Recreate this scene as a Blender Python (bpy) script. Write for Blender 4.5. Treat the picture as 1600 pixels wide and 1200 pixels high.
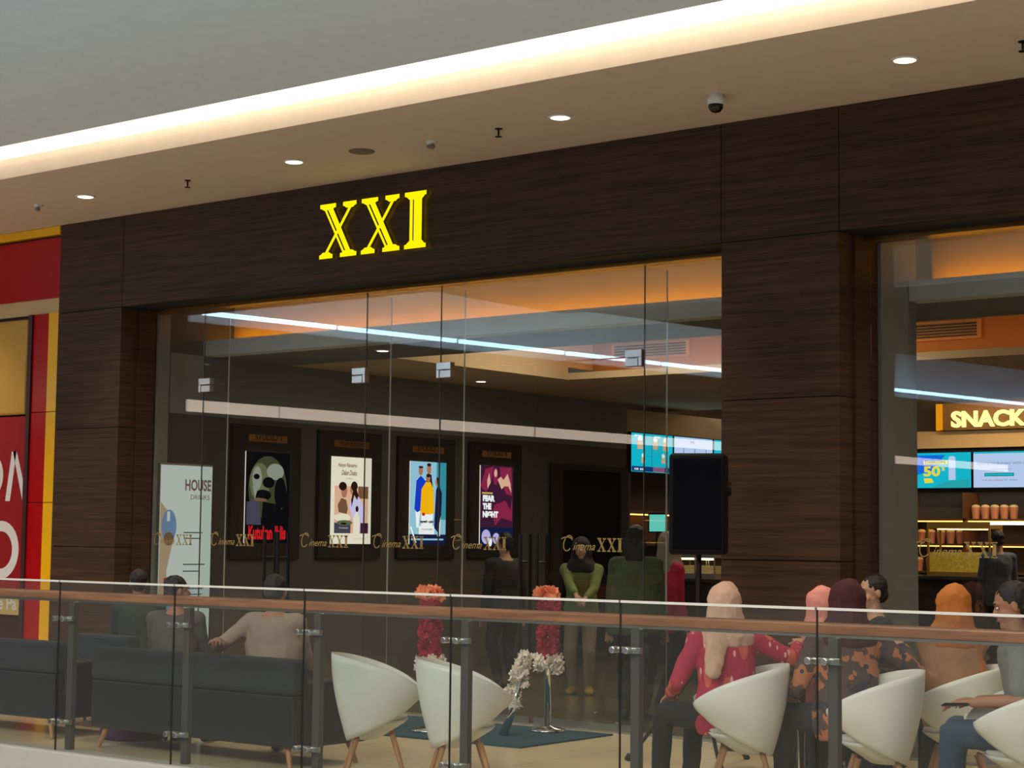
import bpy, bmesh, math, random
from mathutils import Vector, Matrix
random.seed(7)
for o in list(bpy.data.objects): bpy.data.objects.remove(o)
S = bpy.context.scene
COL = S.collection
# ------------------------------------------------------------------ camera
F_PX, YAW, PITCH, ROLL, EYE = 2855.6, .66866, .084421, .01109, 1.58
fwd = Vector((-math.sin(YAW)*math.cos(PITCH), math.cos(YAW)*math.cos(PITCH), math.sin(PITCH)))
r0 = Vector((math.cos(YAW), math.sin(YAW), 0)); u0 = r0.cross(fwd)
RT = r0*math.cos(ROLL)+u0*math.sin(ROLL); UP = -r0*math.sin(ROLL)+u0*math.cos(ROLL)
cam = bpy.data.objects.new('camera', bpy.data.cameras.new('camera')); COL.objects.link(cam)
M = Matrix((RT, UP, -fwd)).transposed().to_4x4(); M.translation = (0, 0, EYE)
cam.matrix_world = M
cam.data.sensor_width = 36; cam.data.lens = F_PX/1600*36; cam.data.clip_end = 200
S.camera = cam
def at(px, py, w):            # world point of the photo's pixel at depth w
    return Vector((0, 0, EYE)) + (fwd + RT*(px-800)/F_PX - UP*(py-600)/F_PX)*w
def atY(px, py, Y):
    d = fwd + RT*(px-800)/F_PX - UP*(py-600)/F_PX
    return Vector((0, 0, EYE)) + d*(Y/d.y)
# ------------------------------------------------------------------ world, view, large lights
S.view_settings.view_transform = 'Standard'; S.view_settings.look = 'None'
S.view_settings.gamma = 1; S.view_settings.use_curve_mapping = False
S.view_settings.exposure = 0.0
W = bpy.data.worlds.new('world'); S.world = W; W.use_nodes = True
W.node_tree.nodes['Background'].inputs[0].default_value = (.80, .86, 1, 1)
W.node_tree.nodes['Background'].inputs[1].default_value = .50
def area(name, loc, target, sx, sy, power, col):
    l = bpy.data.lights.new(name, 'AREA'); l.shape = 'RECTANGLE'; l.size = sx; l.size_y = sy
    l.energy = power; l.color = col
    o = bpy.data.objects.new(name, l); COL.objects.link(o); o.location = loc
    o.rotation_euler = (Vector(target)-Vector(loc)).to_track_quat('-Z', 'Y').to_euler()
    return o
def spot(name, loc, power, col, ang=110, blend=.6, tgt=None, rad=.06):
    l = bpy.data.lights.new(name, 'SPOT'); l.energy = power; l.color = col
    l.spot_size = math.radians(ang); l.spot_blend = blend; l.shadow_soft_size = rad
    o = bpy.data.objects.new(name, l); COL.objects.link(o); o.location = loc
    if tgt: o.rotation_euler = (Vector(tgt)-Vector(loc)).to_track_quat('-Z', 'Y').to_euler()
    return o
area('atrium_fill', (-5, 1.5, 9.0), (-7, 6, 0), 14, 6, 3000, (1, .95, .86))  # added overhead fill for the atrium, no real opening above
area('front_fill', (-4, -5, 8.3), (-7, 9, 0.5), 16, 2.5, 2050, (1, .95, .86))  # added fill behind the camera for gallery floor, chairs and people
area('lobby_fill', (-10.5, 16, 4.05), (-10.5, 16, 0), 4, 2, 85, (1, .84, .64))  # added warm fill to lift the dim lobby, not a fixture
area('slot_fill', (-10.5, 12.9, 4.95), (-10.5, 13.3, 0), 6, .3, 26, (1, .84, .6))  # added fill to brighten the beige upstand behind the bulkhead
area('slot_fill_right', (-3, 12.9, 4.95), (-3, 13.3, 0), 5, .3, 22, (1, .84, .6))  # same added upstand fill for the right bay
area('right_bay_fill', (-3, 16.5, 4.05), (-4, 16.5, 0), 4, 1.5, 70, (1, .84, .64))  # added warm fill inside the right bay, not a fixture
area('snack_sign_wash', (-9, 26.6, 4.06), (-9, 27.9, 3.45), 8, .1, 90, (1, .62, .25))  # added hidden lamp that turns the sign panel amber
area('snack_bar_fill', (-9, 24.5, 3.9), (-10, 25.5, 0), 5, 2, 170, (1, .74, .48))  # added warm fill over the snack counter, no fixture there
# ------------------------------------------------------------------ materials
def lin(c): return tuple((x/255/12.92 if x <= 10 else ((x/255+.055)/1.055)**2.4) for x in c)+(1,)
MC = {}
def mat(name, c, rough=.6, metal=0, spec=.5, bump=0, bscale=40, var=0, vscale=6, coat=0, sheen=0):
    if name in MC: return MC[name]
    m = bpy.data.materials.new(name); m.use_nodes = True; MC[name] = m
    nt = m.node_tree; b = nt.nodes['Principled BSDF']
    col = lin(c); b.inputs['Base Color'].default_value = col
    b.inputs['Roughness'].default_value = rough; b.inputs['Metallic'].default_value = metal
    b.inputs['Specular IOR Level'].default_value = spec
    if coat: b.inputs['Coat Weight'].default_value = coat; b.inputs['Coat Roughness'].default_value = .08
    if sheen: b.inputs['Sheen Weight'].default_value = sheen
    tc = nt.nodes.new('ShaderNodeTexCoord')
    n = nt.nodes.new('ShaderNodeTexNoise'); n.inputs['Scale'].default_value = vscale; n.inputs['Detail'].default_value = 5
    nt.links.new(tc.outputs['Object'], n.inputs['Vector'])
    v = var if var else .08
    mx = nt.nodes.new('ShaderNodeMix'); mx.data_type = 'RGBA'; mx.blend_type = 'MIX'
    mx.inputs[6].default_value = tuple(x*(1-v) for x in col[:3])+(1,)
    mx.inputs[7].default_value = tuple(min(1, x*(1+v)) for x in col[:3])+(1,)
    nt.links.new(n.outputs['Fac'], mx.inputs[0]); nt.links.new(mx.outputs[2], b.inputs['Base Color'])
    if bump:
        n2 = nt.nodes.new('ShaderNodeTexNoise'); n2.inputs['Scale'].default_value = bscale
        nt.links.new(tc.outputs['Object'], n2.inputs['Vector'])
        bp = nt.nodes.new('ShaderNodeBump'); bp.inputs['Strength'].default_value = bump; bp.inputs['Distance'].default_value = .01
        nt.links.new(n2.outputs['Fac'], bp.inputs['Height']); nt.links.new(bp.outputs['Normal'], b.inputs['Normal'])
    return m
def emit(name, c, s=1):
    if name in MC: return MC[name]
    m = bpy.data.materials.new(name); m.use_nodes = True; MC[name] = m
    nt = m.node_tree; nt.nodes.clear()
    e = nt.nodes.new('ShaderNodeEmission'); e.inputs[0].default_value = lin(c); e.inputs[1].default_value = s
    o = nt.nodes.new('ShaderNodeOutputMaterial'); nt.links.new(e.outputs[0], o.inputs[0]); return m
def glass(name, tint=(.93, .96, .95), haze=0, hazecol=(.5, .5, .48), f0=.04):
    if name in MC: return MC[name]
    m = bpy.data.materials.new(name); m.use_nodes = True; MC[name] = m
    nt = m.node_tree; nt.nodes.clear(); N = nt.nodes.new; L = nt.links.new
    t = N('ShaderNodeBsdfTransparent'); t.inputs[0].default_value = (*tint, 1)
    g = N('ShaderNodeBsdfGlossy'); g.inputs['Roughness'].default_value = .0
    ge = N('ShaderNodeNewGeometry'); dt = N('ShaderNodeVectorMath'); dt.operation = 'DOT_PRODUCT'
    L(ge.outputs['Incoming'], dt.inputs[0]); L(ge.outputs['Normal'], dt.inputs[1])
    ab = N('ShaderNodeMath'); ab.operation = 'ABSOLUTE'; L(dt.outputs['Value'], ab.inputs[0])
    su = N('ShaderNodeMath'); su.operation = 'SUBTRACT'; su.inputs[0].default_value = 1; L(ab.outputs[0], su.inputs[1])
    pw = N('ShaderNodeMath'); pw.operation = 'POWER'; pw.inputs[1].default_value = 5; L(su.outputs[0], pw.inputs[0])
    ma = N('ShaderNodeMath'); ma.operation = 'MULTIPLY_ADD'; ma.inputs[1].default_value = 1-f0; ma.inputs[2].default_value = f0
    L(pw.outputs[0], ma.inputs[0])
    mx = N('ShaderNodeMixShader'); L(ma.outputs[0], mx.inputs[0]); L(t.outputs[0], mx.inputs[1]); L(g.outputs[0], mx.inputs[2])
    out = N('ShaderNodeOutputMaterial'); last = mx
    if haze:
        d = N('ShaderNodeBsdfDiffuse'); d.inputs[0].default_value = (*hazecol, 1)
        m2 = N('ShaderNodeMixShader'); m2.inputs[0].default_value = haze; L(mx.outputs[0], m2.inputs[1]); L(d.outputs[0], m2.inputs[2]); last = m2
    L(last.outputs[0], out.inputs[0]); return m
def wood(name, c1, c2, sc=(.7, .7, 22), rough=.45):
    if name in MC: return MC[name]
    m = mat(name, c1, rough); nt = m.node_tree; b = nt.nodes['Principled BSDF']; L = nt.links.new
    tc = nt.nodes.new('ShaderNodeNewGeometry'); mp = nt.nodes.new('ShaderNodeMapping'); mp.inputs['Scale'].default_value = sc
    L(tc.outputs['Position'], mp.inputs[0])
    n = nt.nodes.new('ShaderNodeTexNoise'); n.inputs['Scale'].default_value = 2.2; n.inputs['Detail'].default_value = 8; n.inputs['Roughness'].default_value = .65
    L(mp.outputs[0], n.inputs['Vector'])
    r = nt.nodes.new('ShaderNodeValToRGB'); r.color_ramp.elements[0].position = .33; r.color_ramp.elements[1].position = .68
    r.color_ramp.elements[0].color = lin(c1); r.color_ramp.elements[1].color = lin(c2)
    L(n.outputs['Fac'], r.inputs[0])
    for l in list(b.inputs['Base Color'].links): nt.links.remove(l)
    L(r.outputs[0], b.inputs['Base Color']); return m
def tiles(name, c, joint, size, rough):
    m = mat(name, c, rough, var=.06, vscale=1.5); nt = m.node_tree; b = nt.nodes['Principled BSDF']; L = nt.links.new
    g = nt.nodes.new('ShaderNodeNewGeometry')
    br = nt.nodes.new('ShaderNodeTexBrick'); br.offset = 0; br.inputs['Scale'].default_value = 1
    br.inputs['Brick Width'].default_value = size; br.inputs['Row Height'].default_value = size; br.inputs['Mortar Size'].default_value = .004
    br.inputs['Color1'].default_value = lin(c); br.inputs['Color2'].default_value = tuple(x*.94 for x in lin(c)[:3])+(1,)
    br.inputs['Mortar'].default_value = lin(joint)
    L(g.outputs['Position'], br.inputs['Vector'])
    for l in list(b.inputs['Base Color'].links): nt.links.remove(l)
    L(br.outputs['Color'], b.inputs['Base Color']); return m
def pattern(name, base, spots, scale=14, thr=.28, mode='leaf', rough=.85):
    """cloth with printed motifs"""
    if name in MC: return MC[name]
    m = mat(name, base, rough, bump=.25, bscale=90); nt = m.node_tree; b = nt.nodes['Principled BSDF']; L = nt.links.new
    tc = nt.nodes.new('ShaderNodeTexCoord'); mp = nt.nodes.new('ShaderNodeMapping')
    mp.inputs['Scale'].default_value = (1, 1, .4) if mode == 'leaf' else (1, 1, 1)
    mp.inputs['Rotation'].default_value = (.2, .25, 0)
    L(tc.outputs['Object'], mp.inputs[0]); cur = None
    for i, (c, sc, th) in enumerate(spots):
        v = nt.nodes.new('ShaderNodeTexVoronoi' if mode == 'leaf' else 'ShaderNodeTexNoise'); v.inputs['Scale'].default_value = sc
        L(mp.outputs[0], v.inputs['Vector'])
        r = nt.nodes.new('ShaderNodeMath'); r.operation = 'LESS_THAN'; r.inputs[1].default_value = th
        L(v.outputs['Distance' if mode == 'leaf' else 'Fac'], r.inputs[0])
        x = nt.nodes.new('ShaderNodeMix'); x.data_type = 'RGBA'
        if cur: L(cur, x.inputs[6])
        else: x.inputs[6].default_value = lin(base)
        x.inputs[7].default_value = lin(c); L(r.outputs[0], x.inputs[0]); cur = x.outputs[2]
    for l in list(b.inputs['Base Color'].links): nt.links.remove(l)
    L(cur, b.inputs['Base Color']); return m
WOOD = wood('walnut_laminate', (50, 33, 20), (86, 60, 42), rough=.62)
WOOD.node_tree.nodes['Principled BSDF'].inputs['Specular IOR Level'].default_value = .22
WOODR = wood('oiled_handrail_wood', (134, 80, 48), (184, 122, 82), (1, 12, 12), .35)
LEGW = wood('beech_leg', (150, 104, 66), (190, 140, 92), (10, 10, 1.5), .5)
DARK = mat('dark_gap', (12, 9, 7), .8)
SOFF = mat('soffit_paint', (212, 190, 163), .9, bump=.03, bscale=4)
GREYC = mat('atrium_ceiling_paint', (214, 224, 226), .95)
COVEP = mat('cove_paint', (250, 238, 222), .85)
FLOOR = tiles('cream_marble_tile', (226, 205, 165), (180, 160, 128), .8, .22)
LOBF = tiles('brown_lobby_tile', (120, 104, 70), (80, 70, 50), .8, .18)
CURB = mat('pale_stone_curb', (164, 160, 148), .6)
STEEL = mat('brushed_steel', (190, 188, 182), .32, 1)
POSTM = mat('satin_post_steel', (84, 79, 73), .5, .4)
CHROME = mat('polished_chrome', (225, 225, 222), .08, 1)
BLACK = mat('black_plastic', (10, 10, 14), .6, spec=.2)
BLACKM = mat('black_metal', (22, 17, 14), .4, .3)
WHITEP = mat('white_plastic', (226, 226, 216), .38)
TAUPE = mat('taupe_wall_paint', (96, 88, 80), .9, spec=.2)
DGREY = mat('charcoal_wall_paint', (138, 138, 134), .8, spec=.2)
BEIGE = mat('beige_ceiling_paint', (205, 180, 140), .9)
BROWNF = wood('dark_frame_wood', (24, 14, 8), (42, 26, 16), (8, 8, 2), .8)
GL = glass('clear_shopfront_glass', (.95, .965, .955))
GLF = glass('fin_glass', (.955, .975, .965), f0=.015)
GLB = glass('balustrade_glass', (.90, .92, .90), haze=.02, hazecol=(.62, .60, .55))
GLE = mat('green_glass_edge', (205, 200, 188), .25)
GOLD = mat('etched_gold_film', (190, 160, 96), .4, .2)
# ------------------------------------------------------------------ mesh builder
def ring(c, u, v, a, b, n, ph=0):
    return [c+u*(a*math.cos(ph+2*math.pi*i/n))+v*(b*math.sin(ph+2*math.pi*i/n)) for i in range(n)]
class MB:
    def __init__(s): s.v = []; s.f = []; s.m = []
    def add(s, vs, fs, m=0):
        k = len(s.v); s.v += [Vector(p) for p in vs]; s.f += [tuple(i+k for i in f) for f in fs]; s.m += [m]*len(fs); return s
    def box(s, x0, x1, y0, y1, z0, z1, m=0):
        vs = [(x, y, z) for z in (z0, z1) for y in (y0, y1) for x in (x0, x1)]
        return s.add(vs, [(0, 2, 3, 1), (4, 5, 7, 6), (0, 1, 5, 4), (2, 6, 7, 3), (0, 4, 6, 2), (1, 3, 7, 5)], m)
    def obox(s, c, u, v, w, a, b, d, m=0):
        c = Vector(c); u = Vector(u).normalized(); v = Vector(v).normalized(); w = Vector(w).normalized()
        vs = [c+u*(i*a)+v*(j*b)+w*(k*d) for k in (-.5, .5) for j in (-.5, .5) for i in (-.5, .5)]
        return s.add(vs, [(0, 2, 3, 1), (4, 5, 7, 6), (0, 1, 5, 4), (2, 6, 7, 3), (0, 4, 6, 2), (1, 3, 7, 5)], m)
    def loft(s, rings, m=0, cap=True):
        n = len(rings[0]); vs = [p for r in rings for p in r]; fs = []
        for k in range(len(rings)-1):
            for i in range(n):
                j = (i+1) % n; fs.append((k*n+i, k*n+j, (k+1)*n+j, (k+1)*n+i))
        if cap: fs.append(tuple(range(n-1, -1, -1))); fs.append(tuple((len(rings)-1)*n+i for i in range(n)))
        return s.add(vs, fs, m)
    def tube(s, p, q, r0, r1=None, n=10, m=0, cap=True):
        p = Vector(p); q = Vector(q); r1 = r0 if r1 is None else r1
        w = (q-p).normalized(); u = w.orthogonal().normalized(); v = w.cross(u)
        return s.loft([ring(p, u, v, r0, r0, n), ring(q, u, v, r1, r1, n)], m, cap)
    def path(s, pts, r, n=8, m=0):
        pts = [Vector(p) for p in pts]; rs = r if isinstance(r, (list, tuple)) else [r]*len(pts); rings = []
        u = (pts[1]-pts[0]).orthogonal().normalized()
        for i, p in enumerate(pts):
            w = (pts[min(i+1, len(pts)-1)]-pts[max(i-1, 0)]).normalized(); u = (u-w*u.dot(w)).normalized(); v = w.cross(u)
            rings.append(ring(p, u, v, rs[i], rs[i], n))
        return s.loft(rings, m)
    def capsule(s, p, q, r0, r1, n=12, m=0, flat=1, side=None):
        p = Vector(p); q = Vector(q); w = (q-p); L = w.length; w = w.normalized() if L > 1e-6 else Vector((0, 0, 1))
        u = (Vector(side)-w*Vector(side).dot(w)).normalized() if side else w.orthogonal().normalized(); v = w.cross(u); rings = []
        for a in (-80, -55, -25, 0):
            t = math.radians(a); rings.append(ring(p+w*(r0*math.sin(t)), u, v, r0*math.cos(t), r0*math.cos(t)*flat, n))
        for a in (0, 25, 55, 80):
            t = math.radians(a); rings.append(ring(q+w*(r1*math.sin(t)), u, v, r1*math.cos(t), r1*math.cos(t)*flat, n))
        return s.loft(rings, m)
    def ball(s, c, rx, ry=None, rz=None, n=14, k=9, m=0, u=(1, 0, 0), v=(0, 1, 0)):
        c = Vector(c); ry = rx if ry is None else ry; rz = rx if rz is None else rz
        u = Vector(u).normalized(); v = Vector(v); v = (v-u*u.dot(v)).normalized(); w = u.cross(v); rings = []
        for i in range(k):
            t = -math.pi/2+math.pi*(i+.5)/k
            rings.append(ring(c+w*(rz*math.sin(t)), u, v, rx*math.cos(t), ry*math.cos(t), n))
        return s.loft(rings, m)
    def lathe(s, c, prof, n=20, m=0):
        c = Vector(c); X = Vector((1, 0, 0)); Y = Vector((0, 1, 0))
        return s.loft([ring(c+Vector((0, 0, z)), X, Y, max(r, .0005), max(r, .0005), n) for r, z in prof], m)
    def prism(s, pts, o, u, v, d, m=0, off=0, sm=None):
        """2-D outline pts -> plate of thickness |d| standing off the plane o,u,v by off"""
        o = Vector(o); u = Vector(u).normalized(); v = Vector(v).normalized(); w = u.cross(v); n = len(pts)
        a = [o+u*x+v*y+w*off for x, y in pts]; b = [p+w*d for p in a]
        fs = [tuple(range(n-1, -1, -1)), tuple(range(n, 2*n))]+[(i, (i+1) % n, n+(i+1) % n, n+i) for i in range(n)]
        s.add(a+b, fs, m)
        if sm is not None: s.m[-n:] = [sm]*n
        return s
    def flat(s, t, o, u, v, m=0, off=0, thick=0, mirror=1):
        """a triangulated 2-D mesh (text) laid on the plane"""
        vs, fs = t; o = Vector(o); u = Vector(u).normalized(); v = Vector(v).normalized(); w = u.cross(v)
        P = [o+u*(x*mirror)+v*y+w*off for x, y in vs]; s.add(P, fs, m)
        if thick: s.add([p-w*thick for p in P], [tuple(reversed(f)) for f in fs], m)
        return s
    def build(s, name, mats, parent=None, world=True, smooth=False, bevel=0, seg=2, local=None):
        me = bpy.data.meshes.new(name)
        off = Vector(parent.location) if (parent is not None and world) else Vector((0, 0, 0))
        q = parent
        while q is not None and world and q.parent is not None: q = q.parent; off = off+Vector(q.location)
        me.from_pydata([tuple(p-off) for p in s.v], [], s.f)
        ms = mats if isinstance(mats, (list, tuple)) else [mats]
        for x in ms: me.materials.append(x)
        me.polygons.foreach_set('material_index', s.m); 
        if smooth: me.polygons.foreach_set('use_smooth', [True]*len(me.polygons))
        bm = bmesh.new(); bm.from_mesh(me); bmesh.ops.recalc_face_normals(bm, faces=bm.faces); bm.to_mesh(me); bm.free()
        me.update(); o = bpy.data.objects.new(name, me); COL.objects.link(o)
        if parent is not None: o.parent = parent
        if bevel:
            md = o.modifiers.new('bevel', 'BEVEL'); md.width = bevel; md.segments = seg; md.limit_method = 'ANGLE'
        return o
def tag(o, label=None, cat=None, group=None, kind=None):
    if label: o['label'] = label
    if cat: o['category'] = cat
    if group: o['group'] = group
    if kind: o['kind'] = kind
    return o
def thing(name, label, cat, loc=(0, 0, 0), rz=0, group=None):
    o = bpy.data.objects.new(name, None); COL.objects.link(o); o.location = loc; o.rotation_euler = (0, 0, rz)
    o.empty_display_size = .1
    return tag(o, label, cat, group)
def struct(name, mb, mats, **k):
    o = mb.build(name, mats, **k); o['kind'] = 'structure'; return o
def copy_tree(o, parent=None):
    c = o.copy(); COL.objects.link(c)
    if parent is not None: c.parent = parent
    for ch in list(o.children): copy_tree(ch, c)
    return c
def text(t, size, shear=0, offset=0, align='LEFT', sx=1):
    cu = bpy.data.curves.new('t', 'FONT'); cu.body = t; cu.size = size; cu.shear = shear; cu.offset = offset; cu.align_x = align
    cu.resolution_u = 3
    o = bpy.data.objects.new('t', cu); COL.objects.link(o); me = bpy.data.meshes.new_from_object(o)
    r = ([(v.co.x*sx, v.co.y) for v in me.vertices], [tuple(p.vertices) for p in me.polygons])
    bpy.data.objects.remove(o); bpy.data.meshes.remove(me); return r
def fit(t, w=None, h=None):
    xs = [p[0] for p in t[0]]; ys = [p[1] for p in t[0]]; x0, y0 = min(xs), min(ys)
    kx = w/(max(xs)-x0) if w else None; ky = h/(max(ys)-y0) if h else None
    kx = kx or ky; ky = ky or kx
    return ([((x-x0)*kx, (y-y0)*ky) for x, y in t[0]], t[1])
def oval(cx, cy, a, b, n=18): return [(cx+a*math.cos(2*math.pi*i/n), cy+b*math.sin(2*math.pi*i/n)) for i in range(n)]
def rect(x0, y0, x1, y1): return [(x0, y0), (x1, y0), (x1, y1), (x0, y1)]
# ------------------------------------------------------------------ the setting
YF, YG, XL = 12.0, 12.45, -14.5
YB = 8.0
b = MB().box(-32, 4, 8.12, 12.47, -.4, 0); struct('floor', b, FLOOR)
b = MB().box(-16.5, 4, 12.47, 30, -.4, -.001); struct('floor_lobby', b, LOBF)
b = MB().box(-32, 4, 7.94, 8.12, -.5, .11); struct('trim_1', b, CURB, bevel=.012)
struct('wall_opposite', MB().box(-26, 16, -17.3, -17, -5, 8).box(-26.3, -26, -17.3, 7.9, -5, 8), mat('opposite_wall_paint', (58, 50, 44), .8))
b = MB().box(-40, 6, -20, 7.9, -5.2, -5.0); struct('floor_lower_level', b, tiles('lower_tile', (178, 184, 192), (150, 140, 120), .8, .3))
# soffit of the gallery, its lit fascia and the grey atrium ceiling
b = MB().box(-32, 4, 10.1, 12.9, 4.82, 5.0); struct('ceiling', b, SOFF)
b = MB().box(-17, 4, 10.1, 10.2, 5.001, 5.6); struct('ceiling_cove_fascia', b, COVEP)
b = MB().box(-16.5, 4, 2.8, 9.70, 4.99, 5.015); struct('ceiling_atrium', b, GREYC)
b = MB().box(-17, 4, 9.0, 10.2, 5.6, 5.66); struct('ceiling_cove_top', b, COVEP)
ls = MB().box(-16.4, 4, 9.62, 9.66, 5.03, 5.055).build('cove_light_strip', emit('warm_led_cove', (255, 224, 196), 7.0))
tag(ls, 'warm white light strip hidden in the ceiling cove above the gallery', 'light strip')
# walnut clad facade
def panel_wall(name, xs, zs, y0, y1, skip=()):
    b = MB(); g = .004
    for i in range(len(xs)-1):
        for k in range(len(zs)-1):
            if (i, k) in skip: continue
            b.box(xs[i]+g, xs[i+1]-g, y0, y1, zs[k]+g, zs[k+1]-g)
    b.box(xs[0]+.01, xs[-1]-.01, y0+.02, y1-.002, zs[0]+.001, zs[-1]-.001, 1)
    return struct(name, b, [WOOD, DARK])
panel_wall('wall_front_header', [-15.56, -14.54, -7.43, -6.41, .6, 3.5], [3.88, 4.82], YF, 12.62)
panel_wall('wall_front_column_left', [-15.56, -14.54], [0, 1.45, 2.66, 3.88], YF, 12.62)
panel_wall('wall_front_column_middle', [-7.43, -6.41], [0, 1.44, 2.655, 3.88], YF, 12.62)
panel_wall('wall_front_column_right', [.6, 1.6], [0, 1.44, 2.655, 3.88], YF, 12.62)
# jamb linings in two planes, as the recess steps once before the glass
for i, x in enumerate((-14.54, -6.41)):
    struct('trim_%d' % (i+2), MB().box(x, x+.018, 12.22, 12.44, 0, 3.88), WOOD)
b = MB().box(-14.52, -7.43, 12.36, 12.50, 3.845, 3.879).box(-6.39, .6, 12.36, 12.50, 3.845, 3.879); struct('trim_4', b, mat('bronze_channel', (120, 84, 34), .35, .7))
b = MB().box(-14.52, -7.43, 12.425, 12.475, 0, .02).box(-6.39, .6, 12.425, 12.475, 0, .02); struct('trim_5', b, STEEL)
# lobby shell
struct('wall_left', MB().box(-14.7, XL, 12.62, 20.94, 0, 5.0), TAUPE)
struct('wall_left_jamb', MB().box(-14.7, XL-.002, 12.47, 12.62, 0, 3.88), DGREY)
struct('wall_left_upper_band', MB().box(XL, XL+.006, 12.63, 20.94, 2.84, 3.469), DGREY)
struct('wall_pier_right', MB().box(-7.43, -6.385, 12.62, 13.22, 0, 4.8), DGREY)
struct('wall_recess', MB().box(-15.7, -15.5, 20.9, 28.2, 0, 4.4).box(-15.7, -14.5, 20.94, 21.04, 0, 2.52), mat('warm_brown_wall', (84, 58, 36), .7))
struct('wall_recess_fascia', MB().box(-14.75, -14.5, 20.95, 28, 3.085, 3.4), BEIGE)
struct('wall_back', MB().box(-15.7, 4, 28.15, 28.3, 0, 4.4), mat('dark_grey_back_wall', (74, 66, 60), .8))
struct('wall_back_fascia', MB().box(-13.62, 3, 27.95, 28.15, 3.14, 3.42), BEIGE)
struct('wall_side_right', MB().box(3.5, 3.7, 7.9, 28.2, 0, 5), TAUPE)
struct('ceiling_lobby_slot', MB().box(-14.7, 3.5, 12.62, 13.62, 5.0, 5.1), BEIGE)
struct('wall_cove_upstand', MB().box(-14.49, -7.44, 13.5, 13.6, 3.63, 5.0).box(-6.38, 3.5, 13.5, 13.6, 3.63, 5.0), BEIGE)
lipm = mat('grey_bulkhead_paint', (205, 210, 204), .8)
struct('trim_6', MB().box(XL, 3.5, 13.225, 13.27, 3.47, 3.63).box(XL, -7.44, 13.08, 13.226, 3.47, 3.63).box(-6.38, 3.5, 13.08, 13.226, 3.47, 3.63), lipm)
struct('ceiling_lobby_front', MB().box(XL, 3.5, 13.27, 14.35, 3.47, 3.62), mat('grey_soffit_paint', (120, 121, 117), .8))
struct('ceiling_tray', MB().box(-12.9, 3.5, 14.35, 17.9, 4.22, 4.3).box(-12.95, -12.9, 14.35, 17.9, 3.62, 4.3).box(-12.9, 3.5, 14.30, 14.35, 3.62, 4.2), BEIGE)
struct('ceiling_lobby_side', MB().box(XL, -12.9, 14.35, 17.4, 3.47, 3.62), BEIGE)
struct('wall_tray_back', MB().box(-12.9, 3.5, 17.9, 17.95, 3.551, 4.3), mat('amber_brown_wall', (176, 128, 62), .8))
struct('ceiling_lobby_rear', MB().box(-15.5, 3.5, 17.401, 22.5, 3.47, 3.55), BEIGE)
struct('ceiling_snack_bar', MB().box(-15.5, 3.5, 22.5, 28.15, 4.15, 4.25), TAUPE)
ocm = emit('amber_led_cove', (255, 165, 2), 14)
for x0, x1, nm in ((-14.45, -7.5, 'left'), (-6.33, 2.4, 'right')):
    tag(MB().box(x0, x1, 13.36, 13.38, 3.64, 3.655).build('amber_light_strip', ocm),
        'amber light strip behind the bulkhead of the %s shopfront bay' % nm, 'light strip')
tag(MB().box(-12.8, 2.4, 17.60, 17.63, 3.553, 3.565).build('amber_light_strip', emit('amber_led_tray', (255, 146, 14), 7)),
    'amber light strip in the raised ceiling tray deeper in the lobby', 'light strip')
# far end of the atrium (seen only in reflections): lit ceiling cove and parapet band with its glow put in
def strip(b, x0, y0, x1, y1, z0, z1, th=.08, m=0):
    p = Vector((x0, y0, 0)); q = Vector((x1, y1, 0)); d = (q-p); L = d.length; d.normalize(); n = Vector((-d.y, d.x, 0))
    return b.obox((p+q)/2+Vector((0, 0, (z0+z1)/2)), d, n, (0, 0, 1), L, th, z1-z0, m)
struct('trim_7', strip(MB(), -19.4, 9.6, -17.7, -16.5, 3.30, 3.46), emit('reflected_fascia_light', (255, 232, 212), 6.0))
struct('trim_8', strip(MB(), -19.65, 7.9, -16.2, -16.5, 4.6, 5.5), mat('lit_cove_paint', (225, 238, 242), .9))
for k in range(10):
    t0, t1 = k/10, (k+.965)/10; X0, Y0, X1, Y1 = -19.2, 7.6, -15.85, -16.4
    tag(strip(MB(), X0+(X1-X0)*t0, Y0+(Y1-Y0)*t0, X0+(X1-X0)*t1, Y0+(Y1-Y0)*t1, 4.66, 4.72, .06).build('light_tube', emit('cool_tube', (175, 218, 255), 26)),
        'cool white tube in the row lighting the atrium end, seen mirrored in the shopfront', 'light tube', 'cool tubes mirrored in the shopfront glass')
# ------------------------------------------------------------------ shopfront glazing
def pane(name, label, x0, x1, z0, z1, t=.012):
    o = MB().box(x0, x1, YG-t/2, YG+t/2, z0, z1).build(name, GL); return tag(o, label, 'window')
g = .005
pane('shop_window', 'narrow full height glass panel against the left jamb', -14.515, -13.79, .02, 3.845)
pane('shop_window', 'full height fixed glass panel between the two pairs of doors', -11.56, -10.66, .02, 3.845)
pane('shop_window', 'full height glass panel right of the doors, against the middle column', -8.44, -7.435, .02, 3.845)
pane('shop_window', 'large glass panel of the right bay, before the snack bar', -6.385, .59, .02, 3.845)
pane('transom_window', 'glass transom over the left pair of doors', -13.78, -11.57, 3.095, 3.845)
pane('transom_window', 'glass transom over the right pair of doors', -10.65, -8.45, 3.095, 3.845)
def bar_handle(b, x, s, m=0):
    for y in (YG-.07, YG+.07):
        b.tube((x, y, .55), (x, y, 1.62), .017, n=10, m=m)
    for z in (.8, 1.38): b.tube((x, YG-.07, z), (x, YG+.07, z), .009, n=8, m=m)
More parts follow.
